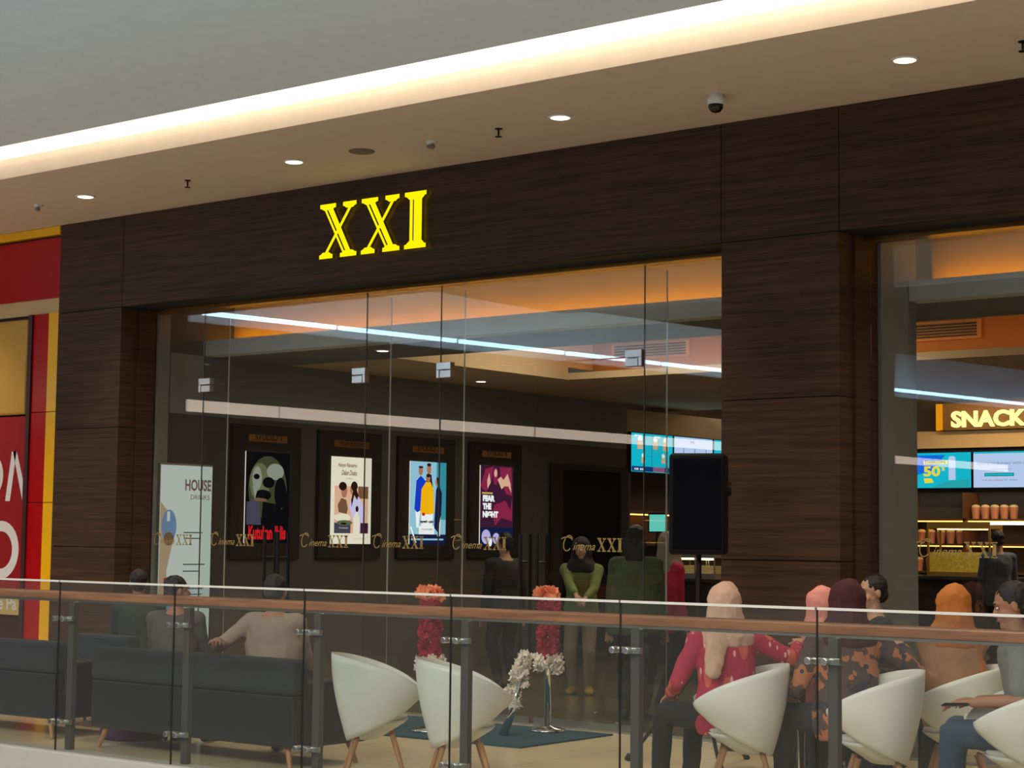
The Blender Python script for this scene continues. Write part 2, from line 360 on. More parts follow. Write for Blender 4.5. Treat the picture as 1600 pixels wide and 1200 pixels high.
for (x0, x1, h, nm) in ((-13.775, -12.705, 1, 'left leaf of the left'), (-12.695, -11.575, 0, 'right leaf of the left'),
                        (-10.645, -9.585, 1, 'left leaf of the right'), (-9.575, -8.455, 0, 'right leaf of the right')):
    hx = x1 if h else x0
    t = thing('glass_door', nm+' pair of frameless glass doors', 'door', ((x0+x1)/2, YG, 0))
    MB().box(x0, x1, YG-.006, YG+.006, .025, 3.085).build('glass_leaf', GL, t)
    bb = MB(); bar_handle(bb, hx+(-.085 if h else .085), 0); bb.build('pull_handle', BLACKM, t)
    MB().box(x0 if h else x1-.02, x0+.02 if h else x1, YG-.008, YG+.008, 3.075, 3.088).box(x0+.02, x1-.02, YG-.016, YG+.016, .022, .07).build('bottom_rail', STEEL, t)
for x, s, nm in ((-13.75, 1, 'first'), (-11.64, -1, 'second'), (-10.60, 1, 'third'), (-8.54, -1, 'fourth')):
    t = thing('patch_fitting', 'polished steel patch fitting at a door corner, %s from the left' % nm, 'door fitting', (x, YG, 3.09))
    MB().box(x-.085, x+.085, YG-.03, YG+.03, 3.085, 3.15).box(x-.085 if s > 0 else x+.05, x-.05 if s > 0 else x+.085, YG-.03, YG+.03, 3.01, 3.085).build('upper_plate', STEEL, t, bevel=.004)
    MB().box(x-.045 if s > 0 else x-.085, x+.085 if s > 0 else x+.045, YG-.028, YG+.028, 3.012, 3.078).build('lower_plate', STEEL, t, bevel=.004)
for x, nm in ((-13.785, 'first'), (-11.565, 'second'), (-10.655, 'third'), (-8.445, 'fourth')):
    o = MB().box(x-.006, x+.006, YG+.02, YG+.33, .01, 3.845).build('glass_fin', GLF)
    MB().box(x-.006, x+.006, YG+.331, YG+.339, .01, 3.845).build('polished_edge', GLE, o)
    tag(o, 'upright glass stiffening fin behind the shopfront, %s from the left' % nm, 'glass fin')
    o = MB().box(x-.0035, x+.0035, YG-.006, YG+.006, .02, 3.845).build('glazing_joint', mat('silicone', (60, 60, 55), .5))
    tag(o, 'thin upright sealant joint between shopfront panes, %s from the left' % nm, 'joint')
# gold lettering on the glass
def xxi_shapes():
    out = []
    def X(ox):
        L = []
        L.append([(.10, .93), (.158, .93), (.693, .07), (.635, .07)])                  # slim half of the thick stroke
        L.append([(.195, .93), (.34, .93), (.86, .07), (.73, .07)])                   # broad half
        L.append([(.80, .93), (.88, .93), (.20, .07), (.12, .07)])                    # thin stroke
        for a, b_, top in ((.0, .43, 1), (.62, .98, 1), (.0, .36, 0), (.56, 1.0, 0)):
            y0, y1 = (.925, 1.0) if top else (0, .075); e = .885 if top else .115; c = (a+b_)/2; w = (b_-a)*.24
            L.append([(a, y0), (b_, y0), (b_, y1), (a, y1)]); L.append([(a+.03, y0 if top else y1), (c-w, e), (c+w, e), (b_-.03, y0 if top else y1)])
        return [[(x*.92+ox, y) for x, y in p] for p in L]
    out.append(X(0)); out.append(X(1.03))
    I = [[(.12, .05), (.19, .05), (.19, .95), (.12, .95)], [(.215, .05), (.40, .05), (.40, .95), (.215, .95)],
         [(.0, .925), (.5, .925), (.5, 1), (.0, 1)], [(0, 0), (.5, 0), (.5, .075), (0, .075)],
         [(.03, .925), (.12, .86), (.40, .86), (.47, .925)], [(.03, .075), (.47, .075), (.40, .14), (.12, .14)]]
    out.append([[(x+2.06, y) for x, y in p] for p in I]); return out
XXI = xxi_shapes()
CIN = fit(text('inema', .1, shear=.45), w=.235)
def cinema(x0, w, z, lab):
    t = thing('window_lettering', lab, 'window lettering', (x0, YG-.008, z))
    b = MB(); k = w/.63; o = Vector((x0, YG-.0075, z)); U = (1, 0, 0); V = (0, 0, 1)
    pts = []
    for i in range(26):
        a = math.radians(35+i*11.5); r = .052*(1+.25*math.sin(i*.2)); pts.append((.065+r*math.cos(a)*.85+.25*r*math.sin(a), .066+r*1.25*math.sin(a)))
    pts = [(-.01, .115), (.02, .128), (.06, .132), (.10, .12)]+pts
    for i in range(len(pts)-1):
        (xa, ya), (xb, yb) = pts[i], pts[i+1]; d = Vector((xb-xa, yb-ya)); nn = Vector((-d.y, d.x)).normalized()*.0045
        b.prism([((xa-nn.x)*k, (ya-nn.y)*k), ((xb-nn.x)*k, (yb-nn.y)*k), ((xb+nn.x)*k, (yb+nn.y)*k), ((xa+nn.x)*k, (ya+nn.y)*k)], o, U, V, .001)
    b.build('script_capital', GOLD, t); b = MB()
    b.flat(([(x*k, y*k) for x, y in CIN[0]], CIN[1]), o+Vector((.115*k, -.0005, .02*k)), U, V)
    b.build('script_letters', GOLD, t); b = MB()
    for L in XXI:
        for p in L: b.prism([((.37+x*.10)*k, (.0+y*.115)*k+.01) for x, y in p], o, U, V, .001)
    b.build('numerals', GOLD, t)
for x, lab in ((-13.62, 'left leaf of the left doors'), (-12.37, 'right leaf of the left doors'), (-11.44, 'fixed panel between the doors'),
               (-10.49, 'left leaf of the right doors'), (-9.27, 'right leaf of the right doors'), (-6.01, 'right bay pane'), (-14.47, 'pane at the left jamb')):
    cinema(x, .62 if x != -14.47 else .58, 1.47, 'gold Cinema XXI lettering on the '+lab)
# ------------------------------------------------------------------ the big XXI sign
t = thing('illuminated_sign', 'glowing yellow XXI letters fixed on the dark wood header', 'sign', (-11.70, YF, 4.11))
sy = emit('sign_yellow', (255, 240, 8), 1.05); sside = emit('sign_rim_yellow', (230, 190, 0), .55)
for i, L in enumerate(XXI):
    bb = MB()
    for p in L: bb.prism([(x*.505, y*.505) for x, y in p], (-11.71, YF-.02, 4.115), (1, 0, 0), (0, 0, 1), .035, 0, sm=1)
    bb.build('letter', [sy, mat('letter_return', (120, 96, 0), .5)], t)
# ------------------------------------------------------------------ soffit fittings
def downlight(x, y, lab, z=4.82, r=.075, power=230, fac=1):
    t = thing('downlight', lab, 'ceiling light', (x, y, z))
    MB().lathe((x, y, z), [(r+.022, 0), (r+.02, -.008), (r, -.010), (r, .0)], 24).build('trim_ring', WHITEP, t, smooth=True)
    MB().lathe((x, y, z), [(r*.98, -.011), (r*.9, -.013), (.01, -.014)], 24).build('lamp', emit('warm_lamp_face', (255, 240, 214), 3.5), t)
    s = spot('downlight_glow', (0, 0, -.03), power, (1, .83, .60), 92, .9); s.parent = t
for x, nm in ((-14.01, 'leftmost downlight in the gallery soffit, left above the cinema column'), (-11.19, 'downlight in the soffit just left above the yellow letters'),
              (-8.31, 'downlight in the soffit left of the dome camera'), (-5.42, 'downlight in the soffit right of the dome camera')):
    downlight(x, 11.08, nm)
downlight(-2.5, 11.08, 'downlight in the soffit beyond the right frame edge'); downlight(-17, 11.08, 'downlight in the soffit before the red shop')
def sprinkler(x, y, lab):
    t = thing('sprinkler', lab, 'sprinkler', (x, y, 4.82))
    MB().lathe((x, y, 4.82), [(.03, 0), (.03, -.006), (.008, -.012), (.008, -.05)], 12).build('pipe', BLACKM, t)
    MB().lathe((x, y, 4.76), [(.004, .03), (.006, 0), (.028, -.004), (.028, -.008)], 12).build('deflector', BLACKM, t)
for x, nm in ((-12.6, 'first dark sprinkler head in the soffit from the left'), (-8.95, 'sprinkler head in the soffit before the left part of the yellow sign, second from left'),
              (-4.61, 'sprinkler head in the soffit at the right frame edge')):
    sprinkler(x, 11.12, nm)
tag(MB().lathe((-10.42, 11.11, 4.82), [(.11, 0), (.11, -.008), (.09, -.014), (.01, -.016)], 24).build('ceiling_speaker', mat('grey_grille', (120, 105, 88), .7)),
    'flat round ceiling speaker above the yellow letters', 'speaker')
def bullet(x, y, lab):
    t = thing('small_camera', lab, 'camera', (x, y, 4.82))
    MB().lathe((x, y, 4.82), [(.045, 0), (.045, -.02), (.02, -.03)], 16).build('mount', WHITEP, t)
    MB().capsule((x-.03, y, 4.78), (x+.035, y-.03, 4.765), .02, .02).build('camera_body', mat('dark_beige_plastic', (130, 112, 92), .5), t, smooth=True)
bullet(-9.69, 11.17, 'small ceiling camera between speaker and sprinkler'); bullet(-14.77, 11.11, 'small ceiling camera at the far left of the soffit')
t = thing('dome_camera', 'white dome security camera with dark lens bubble on the soffit', 'camera', (-6.97, 11.18, 4.82))
MB().lathe((-6.97, 11.18, 4.82), [(.055, 0), (.052, -.01), (.065, -.03), (.062, -.075)], 24).build('housing', WHITEP, t, smooth=True)
MB().lathe((-6.97, 11.18, 4.745), [(.056, 0), (.053, -.025), (.035, -.05), (.005, -.06)], 24).build('dome', mat('smoked_dome', (26, 16, 12), .1), t, smooth=True)
# ------------------------------------------------------------------ neighbouring red shop
red = mat('red_enamel_panel', (176, 4, 10), .3, spec=.3); amb = mat('yellow_enamel', (255, 188, 6), .3)
t = thing('shop_front', 'red and yellow shopfront left of the dark wood column', 'shopfront', (-16.5, 12.05, 0))
b = MB()
b.box(-20, -15.58, 12.02, 12.1, 4.06, 4.70)
for z0, z1 in ((-0, .95), (.957, 1.9), (1.907, 2.85), (2.857, 3.9)): b.box(-16.0, -15.74, 12.02, 12.1, z0, z1)
b.build('red_panel', red, t, bevel=.003)
b = MB().box(-20, -15.58, 12.0, 12.1, 4.73, 4.815)
for z0, z1 in ((-0, .95), (.957, 1.9), (1.907, 2.85), (2.857, 3.9)): b.box(-15.735, -15.575, 12.015, 12.1, z0, z1)
b.build('yellow_strip', amb, t)
MB().box(-20, -15.58, 12.05, 12.1, 3.9, 4.06).build('cream_band', mat('cream_panel', (212, 178, 120), .4), t)
MB().box(-20, -16.08, 12.0, 12.06, 2.84, 3.86).build('gold_panel', mat('gold_panel', (196, 150, 48), .4), t, bevel=.12, seg=5)
b = MB().box(-20, -16.06, 12.01, 12.06, .98, 2.82); O = (-16.48, 12.005, 0)
b.build('poster_board', mat('dark_red_board', (150, 14, 16), .5, spec=.3), t)
wt = mat('white_letter_paint', (228, 224, 220), .5); b = MB()
def ringpoly(b, cx, cz, ro, ri, m, o, a=1.0):
    n = 28
    for i in range(n):
        t0, t1 = 2*math.pi*i/n, 2*math.pi*(i+1)/n
        b.prism([(cx+a*ro*math.cos(t0), cz+ro*math.sin(t0)), (cx+a*ro*math.cos(t1), cz+ro*math.sin(t1)), (cx+a*ri*math.cos(t1), cz+ri*math.sin(t1)), (cx+a*ri*math.cos(t0), cz+ri*math.sin(t0))], o, (1, 0, 0), (0, 0, 1), .004, m)
O = (0, 12.009, 0)
ringpoly(b, -16.67, 2.19, .25, .14, 0, O)
for p in ([(-16.37, 1.92), (-16.29, 1.92), (-16.20, 2.45), (-16.28, 2.45)], [(-16.262, 2.45), (-16.20, 2.45), (-16.077, 2.15), (-16.077, 1.93)], ):
    b.prism(p, O, (1, 0, 0), (0, 0, 1), .004)
ringpoly(b, -16.42, 1.40, .31, .20, 0, O)
b.build('lettering', wt, t)
b = MB().box(-20, -16.07, 12.0, 12.05, .72, .95).flat(fit(text('e Pa', .16, offset=.004), h=.14), (-16.42, 11.996, .77), (1, 0, 0), (0, 0, 1), 1)
b.build('sign_board', [mat('tan_sign', (206, 176, 112), .5), wt], t)
MB().box(-20, -15.56, 12.1, 12.2, 0, 4.82).box(-16.06, -16.0, 12.0, 12.1, 0, 3.9).build('backing', mat('maroon_backing', (60, 12, 14), .5), t)
# ------------------------------------------------------------------ posters on the left wall  (u = +Y, v = +Z, normal +X)
UW, VW = (0, 1, 0), (0, 0, 1)
def em(n, c, s=1): return emit('screen_'+n, c, s)
def display(lab, y0, art, hdr, z0=1.5, z1=2.49, on=True):
    t = thing('poster_display', lab, 'poster display', (XL, y0+.32, z0))
    MB().box(XL, XL+.05, y0-.19, y0+.85, 1.33, 2.78).build('frame', BROWNF, t, bevel=.008)
    b = MB().prism(rect(0, 0, .66, z1-z0), (XL+.05, y0, z0), UW, VW, .012, 0)
    art(b, Vector((XL+.0625, y0, z0)), .66, z1-z0)
    b.build('lit_poster', PM, t)
    b = MB().prism(rect(.04, 0, .62, .075), (XL+.05, y0, 2.60), UW, VW, .008)
    b.flat(fit(text(hdr, .06, offset=.002), w=.40), (XL+.0605, y0+.13, 2.617), UW, VW, 1)
    b.build('name_plate', [mat('brass_plate', (150, 104, 34), .35, .6), mat('plate_ink', (40, 22, 10), .6)], t)
PM = [em('cream', (238, 228, 205)), em('peach', (226, 178, 150)), em('skin', (176, 118, 84)), em('hair', (40, 18, 14)), em('lilac', (205, 198, 232)),
      em('umber', (120, 84, 60)), em('slate', (70, 66, 84)), em('paleblue', (150, 200, 222)), em('blue', (20, 60, 205)), em('yellow', (255, 186, 12)),
      em('navy', (16, 28, 66)), em('white', (248, 250, 250)), em('plum', (62, 24, 52)), em('magenta', (140, 36, 72)), em('lightpurple', (190, 182, 236)),
      em('black', (6, 6, 10)), em('olive', (96, 104, 72)), em('dred', (206, 28, 34)), em('teal', (60, 150, 170)), em('gold', (214, 176, 70)), em('grey', (140, 142, 128)), em('moss', (62, 66, 42))]
C_ = {n: i for i, n in enumerate('cream peach skin hair lilac umber slate paleblue blue yellow navy white plum magenta lightpurple black olive dred teal gold grey moss'.split())}
LVL = [0]
def P(b, o, pts, c, k=None):
    LVL[0] += 1; b.prism(pts, o, UW, VW, .0004, C_[c], off=.0004+.00035*(LVL[0] % 40))
def T(b, o, s, x, y, c, w=None, h=None, shear=0, bold=0):
    LVL[0] += 1; b.flat(fit(text(s, .1, shear=shear, offset=bold), w=w, h=h), o+Vector((0, x, y)), UW, VW, C_[c], off=.018)
def art0(b, o, w, h):
    LVL[0] = 0
    P(b, o, rect(0, 0, w, h), 'black'); P(b, o, oval(.33, .60, .29, .35), 'moss'); P(b, o, oval(.21, .66, .15, .21), 'olive'); P(b, o, oval(.17, .70, .07, .13), 'grey'); P(b, o, oval(.44, .78, .13, .09), 'grey')
    P(b, o, oval(.16, .72, .045, .03), 'black'); P(b, o, oval(.34, .66, .09, .06), 'black'); P(b, o, oval(.52, .55, .09, .17), 'black'); P(b, o, oval(.26, .52, .12, .06), 'black')
    P(b, o, [(.02, .20), (.24, .20), (.20, .50), (.02, .44)], 'slate'); P(b, o, [(.24, .2), (.58, .2), (.52, .42), (.26, .45)], 'black')
    P(b, o, [(.10, .62), (.14, .48), (.18, .60)], 'grey'); P(b, o, oval(.22, .47, .10, .018), 'umber')
    T(b, o, 'Kutukan Iblis', .04, .04, 'dred', w=.56, h=.15, bold=.004)
def art1(b, o, w, h):
    LVL[0] = 0
    P(b, o, rect(0, 0, w, h), 'cream'); P(b, o, rect(.05, .12, .61, .66), 'peach'); P(b, o, rect(.44, .52, .61, .66), 'umber')
    P(b, o, [(.05, .12), (.32, .12), (.32, .22), (.05, .24)], 'slate'); P(b, o, oval(.18, .30, .14, .045), 'cream'); P(b, o, oval(.22, .24, .13, .03), 'olive')
    P(b, o, [(.10, .44), (.16, .52), (.24, .50), (.27, .40), (.25, .34), (.12, .36)], 'umber'); P(b, o, oval(.205, .60, .05, .075), 'skin'); P(b, o, oval(.18, .655, .065, .05), 'hair')
    P(b, o, [(.29, .44), (.33, .52), (.45, .54), (.54, .40), (.55, .16), (.42, .14), (.34, .30)], 'lilac'); P(b, o, oval(.34, .62, .04, .06), 'skin'); P(b, o, oval(.37, .66, .055, .055), 'hair')
    P(b, o, [(.38, .68), (.44, .56), (.42, .50), (.37, .56), (.33, .42), (.32, .50), (.35, .60)], 'hair'); P(b, o, [(.36, .12), (.36, .30), (.42, .38), (.47, .28), (.46, .12)], 'cream'); P(b, o, oval(.42, .40, .025, .035), 'hair')
    P(b, o, rect(.48, .12, .61, .24), 'plum'); P(b, o, oval(.20, .23, .05, .012), 'black')
    T(b, o, 'Hanya Namamu', .08, .86, 'umber', w=.32, h=.06, shear=.4, bold=.002); T(b, o, 'Dalam Doaku', .14, .78, 'umber', w=.26, h=.06, shear=.4, bold=.002); T(b, o, 'a film', .22, .735, 'umber', w=.10, h=.02)
    T(b, o, 'Kulupan', .12, .17, 'cream', w=.14, h=.02); T(b, o, 'IN CINEMAS', .36, .05, 'peach', w=.20, h=.02)
def art2(b, o, w, h):
    LVL[0] = 0
    P(b, o, rect(0, 0, w, h), 'paleblue'); P(b, o, rect(.48, .30, w, h), 'teal')
    P(b, o, rect(0, 0, w, .12), 'navy'); P(b, o, rect(.03, .05, .62, .07), 'paleblue')
    P(b, o, [(.12, .20), (.16, .20), (.20, .50), (.26, .50), (.24, .20), (.29, .20), (.30, .78), (.12, .78), (.09, .52)], 'white'); P(b, o, [(.08, .42), (.11, .76), (.19, .82), (.28, .76), (.28, .44), (.13, .38)], 'blue'); P(b, o, oval(.185, .88, .04, .055), 'skin'); P(b, o, rect(.15, .91, .225, .935), 'hair')
    P(b, o, [(.27, .68), (.29, .84), (.38, .84), (.41, .68)], 'navy'); P(b, o, oval(.335, .90, .04, .065), 'skin'); P(b, o, oval(.335, .955, .04, .02), 'hair')
    P(b, o, [(.44, .20), (.47, .66), (.52, .72), (.58, .62), (.57, .36), (.52, .14)], 'navy'); P(b, o, oval(.49, .75, .035, .05), 'skin'); P(b, o, [(.47, .81), (.53, .80), (.54, .68), (.51, .68)], 'hair'); P(b, o, [(.50, .10), (.56, .34), (.55, .10)], 'white')
    P(b, o, [(.20, .16), (.40, .16), (.42, .40), (.20, .40)], 'white'); P(b, o, [(.18, .38), (.20, .66), (.28, .75), (.36, .75), (.42, .66), (.44, .38), (.38, .36), (.22, .36)], 'yellow'); P(b, o, oval(.32, .79, .035, .05), 'skin'); P(b, o, oval(.32, .825, .035, .022), 'hair'); P(b, o, oval(.24, .36, .03, .02), 'dred')
    P(b, o, [(.0, .20), (.10, .02), (.12, .02), (.02, .22)], 'white'); P(b, o, rect(.16, .12, .44, .22), 'white')
    T(b, o, 'ayah ojo', .17, .25, 'black', w=.25, h=.04, shear=.2, bold=.006); T(b, o, 'rumah', .20, .17, 'navy', w=.2, h=.025)
def art3(b, o, w, h):
    LVL[0] = 0
    P(b, o, rect(0, 0, w, h), 'plum')
    P(b, o, [(0, .72), (.10, .95), (.26, .98), (.22, .80), (.12, .66)], 'magenta'); P(b, o, [(.38, .98), (.62, .98), (.64, .62), (.52, .64), (.40, .80)], 'magenta')
    P(b, o, oval(.30, .86, .05, .11), 'magenta'); P(b, o, oval(.30, .90, .03, .05), 'peach'); P(b, o, [(.34, .82), (.40, .86), (.46, .82), (.54, .90), (.60, .78), (.62, .66), (.56, .74), (.48, .74), (.42, .70)], 'peach')
    P(b, o, [(.13, .80), (.17, .90), (.20, .78), (.14, .70)], 'peach'); P(b, o, [(.28, .50), (.50, .56), (.60, .44), (.64, .60), (.64, .30), (.42, .34), (.30, .24), (.24, .38)], 'magenta')
    P(b, o, rect(0, 0, w, .22), 'navy'); P(b, o, oval(.12, .10, .09, .09), 'lightpurple'); P(b, o, oval(.32, .08, .07, .07), 'lightpurple'); P(b, o, oval(.20, .04, .04, .06), 'white')
    P(b, o, rect(.03, .635, .24, .655), 'gold')
    T(b, o, 'FEAR', .03, .54, 'white', w=.24, h=.08, bold=.008); T(b, o, 'THE', .03, .44, 'white', w=.17, h=.08, bold=.008); T(b, o, 'NIGHT', .03, .34, 'white', w=.31, h=.08, bold=.008)
PMd = PM
display('unlit looking dark horror poster in a brown frame, nearest the entrance', 13.67, art0, 'STUDIO 1')
display('lit pale romance poster of a couple in a brown frame', 15.0, art1, 'NOW PLAYING')
display('lit blue poster with a person in a yellow robe in a brown frame', 16.34, art2, 'STUDIO 3')
display('lit dark purple poster reading FEAR THE NIGHT in a brown frame', 17.66, art3, 'STUDIO 4')
# drinks menu panel near the jamb, its glow put into the colours
t = thing('menu_board', 'pale drinks menu board with added glow reading HOUSE beside the left jamb', 'menu board', (XL, 12.9, .35))
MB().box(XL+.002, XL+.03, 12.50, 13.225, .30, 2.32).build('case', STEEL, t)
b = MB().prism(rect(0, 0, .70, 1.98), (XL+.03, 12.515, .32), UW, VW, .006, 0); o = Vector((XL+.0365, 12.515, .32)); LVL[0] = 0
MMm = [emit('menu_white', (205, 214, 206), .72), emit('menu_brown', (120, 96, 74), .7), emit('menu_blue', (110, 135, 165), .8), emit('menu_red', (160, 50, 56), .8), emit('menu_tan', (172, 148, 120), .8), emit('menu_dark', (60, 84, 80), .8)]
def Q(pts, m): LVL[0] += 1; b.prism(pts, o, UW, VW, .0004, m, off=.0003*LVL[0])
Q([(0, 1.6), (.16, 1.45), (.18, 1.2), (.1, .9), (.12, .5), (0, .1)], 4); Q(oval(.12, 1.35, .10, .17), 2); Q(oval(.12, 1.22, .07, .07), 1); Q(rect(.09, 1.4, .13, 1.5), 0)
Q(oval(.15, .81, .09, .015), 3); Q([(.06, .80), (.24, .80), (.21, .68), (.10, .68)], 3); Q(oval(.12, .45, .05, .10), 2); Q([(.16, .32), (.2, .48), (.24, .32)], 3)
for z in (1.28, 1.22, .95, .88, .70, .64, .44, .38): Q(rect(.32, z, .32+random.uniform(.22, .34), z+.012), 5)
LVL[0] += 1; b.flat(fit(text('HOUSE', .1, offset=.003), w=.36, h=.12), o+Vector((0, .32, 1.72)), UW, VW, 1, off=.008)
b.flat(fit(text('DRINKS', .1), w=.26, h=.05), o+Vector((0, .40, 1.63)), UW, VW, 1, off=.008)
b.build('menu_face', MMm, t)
# doorway ending the poster wall, its inner shade painted as a dark sheet
t = thing('studio_doorway', 'tall dark doorway portal at the end of the poster wall', 'doorway', (XL, 20, 0))
MB().box(XL, XL+.04, 19.16, 19.42, 0, 2.58).box(XL, XL+.04, 20.75, 20.935, 0, 2.58).box(XL, XL+.04, 19.42, 20.75, 2.5, 2.58).build('door_frame', BROWNF, t)
MB().box(XL, XL+.015, 19.42, 20.75, .001, 2.5).build('opening_shade', mat('doorway_shade', (12, 8, 5), .9, spec=.1), t)
b = MB()
for y in (14.9, 16.2, 17.5, 18.7): pass
struct('baseboard_left', MB().box(XL, XL+.015, 13.25, 19.15, 0, .95), mat('lobby_dado', (104, 86, 66), .6))
# ------------------------------------------------------------------ menu screens
def screen(lab, o, u, w, h, fn, n=(0, 0, 0)):
    o = Vector(o); u = Vector(u); v = Vector((0, 0, 1)); nn = u.cross(v)
    t = thing('menu_screen', lab, 'screen', o, group=None)
    MB().prism(rect(0, 0, w, h), o, u, v, -.05).build('case', BLACK, t)
    b = MB(); b.prism(rect(.012, .012, w-.012, h-.012), o, u, v, .002, 0)
    L = [0]
    def pp(pts, c): L[0] += 1; b.prism(pts, o, u, v, .0004, c, off=.002+.0005*L[0])
    def tt(s, x, y, c, w=None, h=None, sh=0, bo=.004): L[0] += 1; b.flat(fit(text(s, .1, shear=sh, offset=bo), w=w, h=h), o+u*x+v*y, u, v, c, off=.016)
    fn(b, pp, tt); b.build('display', SM, t); 
SM = [emit('sc_cyan', (20, 190, 215), 1), emit('sc_aqua', (40, 170, 180), 1), emit('sc_lav', (190, 212, 250), 1), emit('sc_blue', (20, 110, 232), 1), emit('sc_yel', (240, 225, 70), 1),
      emit('sc_white', (240, 244, 250), 1), emit('sc_tan', (214, 176, 140), 1), emit('sc_grey', (100, 110, 120), 1), emit('sc_navy', (20, 60, 120), 1), emit('sc_pink', (150, 90, 130), 1), emit('sc_orange', (250, 140, 60), 1), emit('sc_teal', (30, 130, 130), 1)]
def sA(b, p, t):
    p(rect(.02, .02, 1.04, .09), 8); p(rect(.55, .02, .85, .09), 9)
    for x, y, s in ((.22, .33, 1), (.30, .14, .7), (.60, .34, .9), (.86, .33, 1), (.80, .15, .7)):
        p([(x-.07*s, y), (x+.07*s, y), (x+.05*s, y+.14*s), (x-.05*s, y+.14*s)], 6); p(oval(x, y+.15*s, .06*s, .03), 5); p(rect(x+.02, y+.16*s, x+.03, y+.2*s), 7)
    p(rect(.50, .10, .508, .53), 8)
    t('JUMBO COMBO', .05, .50, 5, h=.03); t('MEDIUM', .56, .50, 5, h=.03); t('45.000   38.000', .06, .035, 5, h=.03)
def sB(b, p, t):
    p(rect(.02, .02, 1.04, .55), 2)
    for x in (.22, .52, .82):
        p(oval(x, .17, .09, .03), 7); p(rect(x+.03, .22, x+.045, .40), 7); p([(x-.08, .2), (x+.08, .2), (x+.06, .26), (x-.06, .26)], 7)
    t('FRITES', .42, .47, 7, h=.03)
def sC(b, p, t): p(oval(.5, .25, .2, .12), 5)
def sD(b, p, t):
    p([(.01, .20), (.40, .30), (.62, .55), (.01, .55)], 3); p([(.34, .01), (1.04, .01), (1.04, .16), (.60, .10)], 1)
    p(rect(.68, .14, .80, .50), 2); p(oval(.74, .50, .06, .03), 2); p([(.24, .40), (.66, .40), (.66, .46), (.24, .46)], 4)
    t('DISKON', .27, .41, 11, w=.36, h=.05); t('50', .24, .20, 4, w=.30, h=.17, bo=.004); t('%', .56, .29, 4, h=.07); p([(.26, .09), (.42, .10), (.38, .17), (.24, .17)], 4)
def sE(b, p, t):
    p(rect(.012, .012, 1.065, .56), 2)
    t('CREATE YOUR EVENT WITH US', .08, .38, 7, w=.84, h=.035, bo=0); t('book your private screening', .30, .29, 9, w=.36, h=.025, bo=0); p(rect(.20, .19, .70, .245), 11); p(rect(.215, .203, .685, .232), 0); t('visit the website for details', .16, .12, 9, w=.6, h=.025, bo=0)
for i, (fn, nm) in enumerate(((sA, 'aqua menu screen with drinks on the wing of the snack bar'), (sB, 'pale menu screen with three dishes beside the aqua one'), (sC, 'plain cyan menu screen at the edge of the middle column'), (sA, 'aqua menu screen deepest in the wing'))):
    screen(nm, (XL+.06, 20.96+i*1.08, 2.52), (0, 1, 0), 1.06, .565, fn)
for i, (fn, nm) in enumerate(((sD, 'blue promotion screen reading DISKON 50 over the snack counter'), (sE, 'pale lavender notice screen right of the blue one'), (sB, 'pale dish screen further right over the snack counter'))):
    screen(nm, (-13.60+i*1.10, 27.9, 2.475), (1, 0, 0), 1.08, .60, fn)
# SNACK sign
t = thing('snack_sign', 'amber lit box sign with glowing SNACK letters above the counter', 'sign', (-13.07, 28, 3.42))
MB().box(-13.05, 1.0, 27.82, 27.95, 3.425, 3.86).build('sign_box', mat('bronze_brown_panel', (128, 92, 58), .5), t)
MB().box(-13.10, -13.07, 27.82, 27.95, 3.425, 3.86).box(-13.069, -12.98, 27.812, 27.818, 3.43, 3.855, 0).build('lit_edge', emit('amber_edge', (250, 158, 20), .9), t)
b = MB().flat(fit(text('SNACK', .3, offset=.012), w=1.28, h=.27), (-12.82, 27.78, 3.46), (1, 0, 0), (0, 0, 1), 0, thick=.03)
b.build('lettering', emit('snack_letters', (255, 246, 150), 1.6), t)
# snack counter with shelves and goods
t = thing('snack_counter', 'dark snack bar counter with pale top below the screens', 'counter', (-8, 25.6, 0))
MB().box(-14.4, 2, 25.3, 25.9, 0, 1.05).build('body', BROWNF, t); MB().box(-14.45, 2, 25.22, 25.95, 1.051, 1.10).build('counter_top', mat('dark_counter_top', (50, 50, 50), .2), t)
t = thing('back_shelf', 'warmly lit shelving behind the snack counter', 'shelf', (-10, 27.9, 0))
b = MB()
for z in (1.1, 1.55, 1.95): b.box(-13.6, 2, 27.6, 28.14, z, z+.03)
for x in (-13.6, -12.55, -11.5, -10.4): b.box(x, x+.05, 27.6, 28.14, 0, 2.4)
b.build('boards', mat('shelf_board', (110, 70, 34), .5), t)
MB().box(-13.5, 2, 27.7, 27.73, 1.93, 1.945).box(-13.5, 2, 27.7, 27.73, 1.53, 1.545).build('light_strips', emit('shelf_led', (255, 180, 80), 6), t)
def cup(n='popcorn_box'):
    t = thing(n, 'lit paper cup', 'popcorn box')
    MB().lathe((0, 0, 0), [(.055, 0), (.075, .18)], 10).build('box', mat('popcorn_cup', (226, 150, 110), .6), t, world=False); MB().ball((0, 0, .19), .075, .075, .04, 8, 5).build('filling', mat('cream_popcorn', (240, 214, 160), .9), t, world=False)
    return t
c0 = cup(); used = False
for row, (z, xs) in enumerate(((1.58, [-13.35+.17*i for i in range(5)]), (1.13, [-13.4+.2*i for i in range(4)]), (1.98, [-12.4+.16*i for i in range(5)]), (1.98, [-11.2+.16*i for i in range(4)]), (1.58, [-11.3+.2*i for i in range(4)]))):
    for x in xs:
        c = c0 if not used else copy_tree(c0); used = True
        c.location = (x, 27.78, z); tag(c, 'small salmon cup in the rows on the lit shelves behind the snack counter', 'popcorn box', 'cups on the snack bar shelves')
for i in range(6):
    c = copy_tree(c0); c.location = (-15.15, 21.35+(i % 3)*.17+(i//3)*.08, 2.02 if i < 3 else 2.22)
    tag(c, 'salmon cup stacked on the wing shelf below the aqua screen', 'popcorn box', 'cups on the wing shelf')
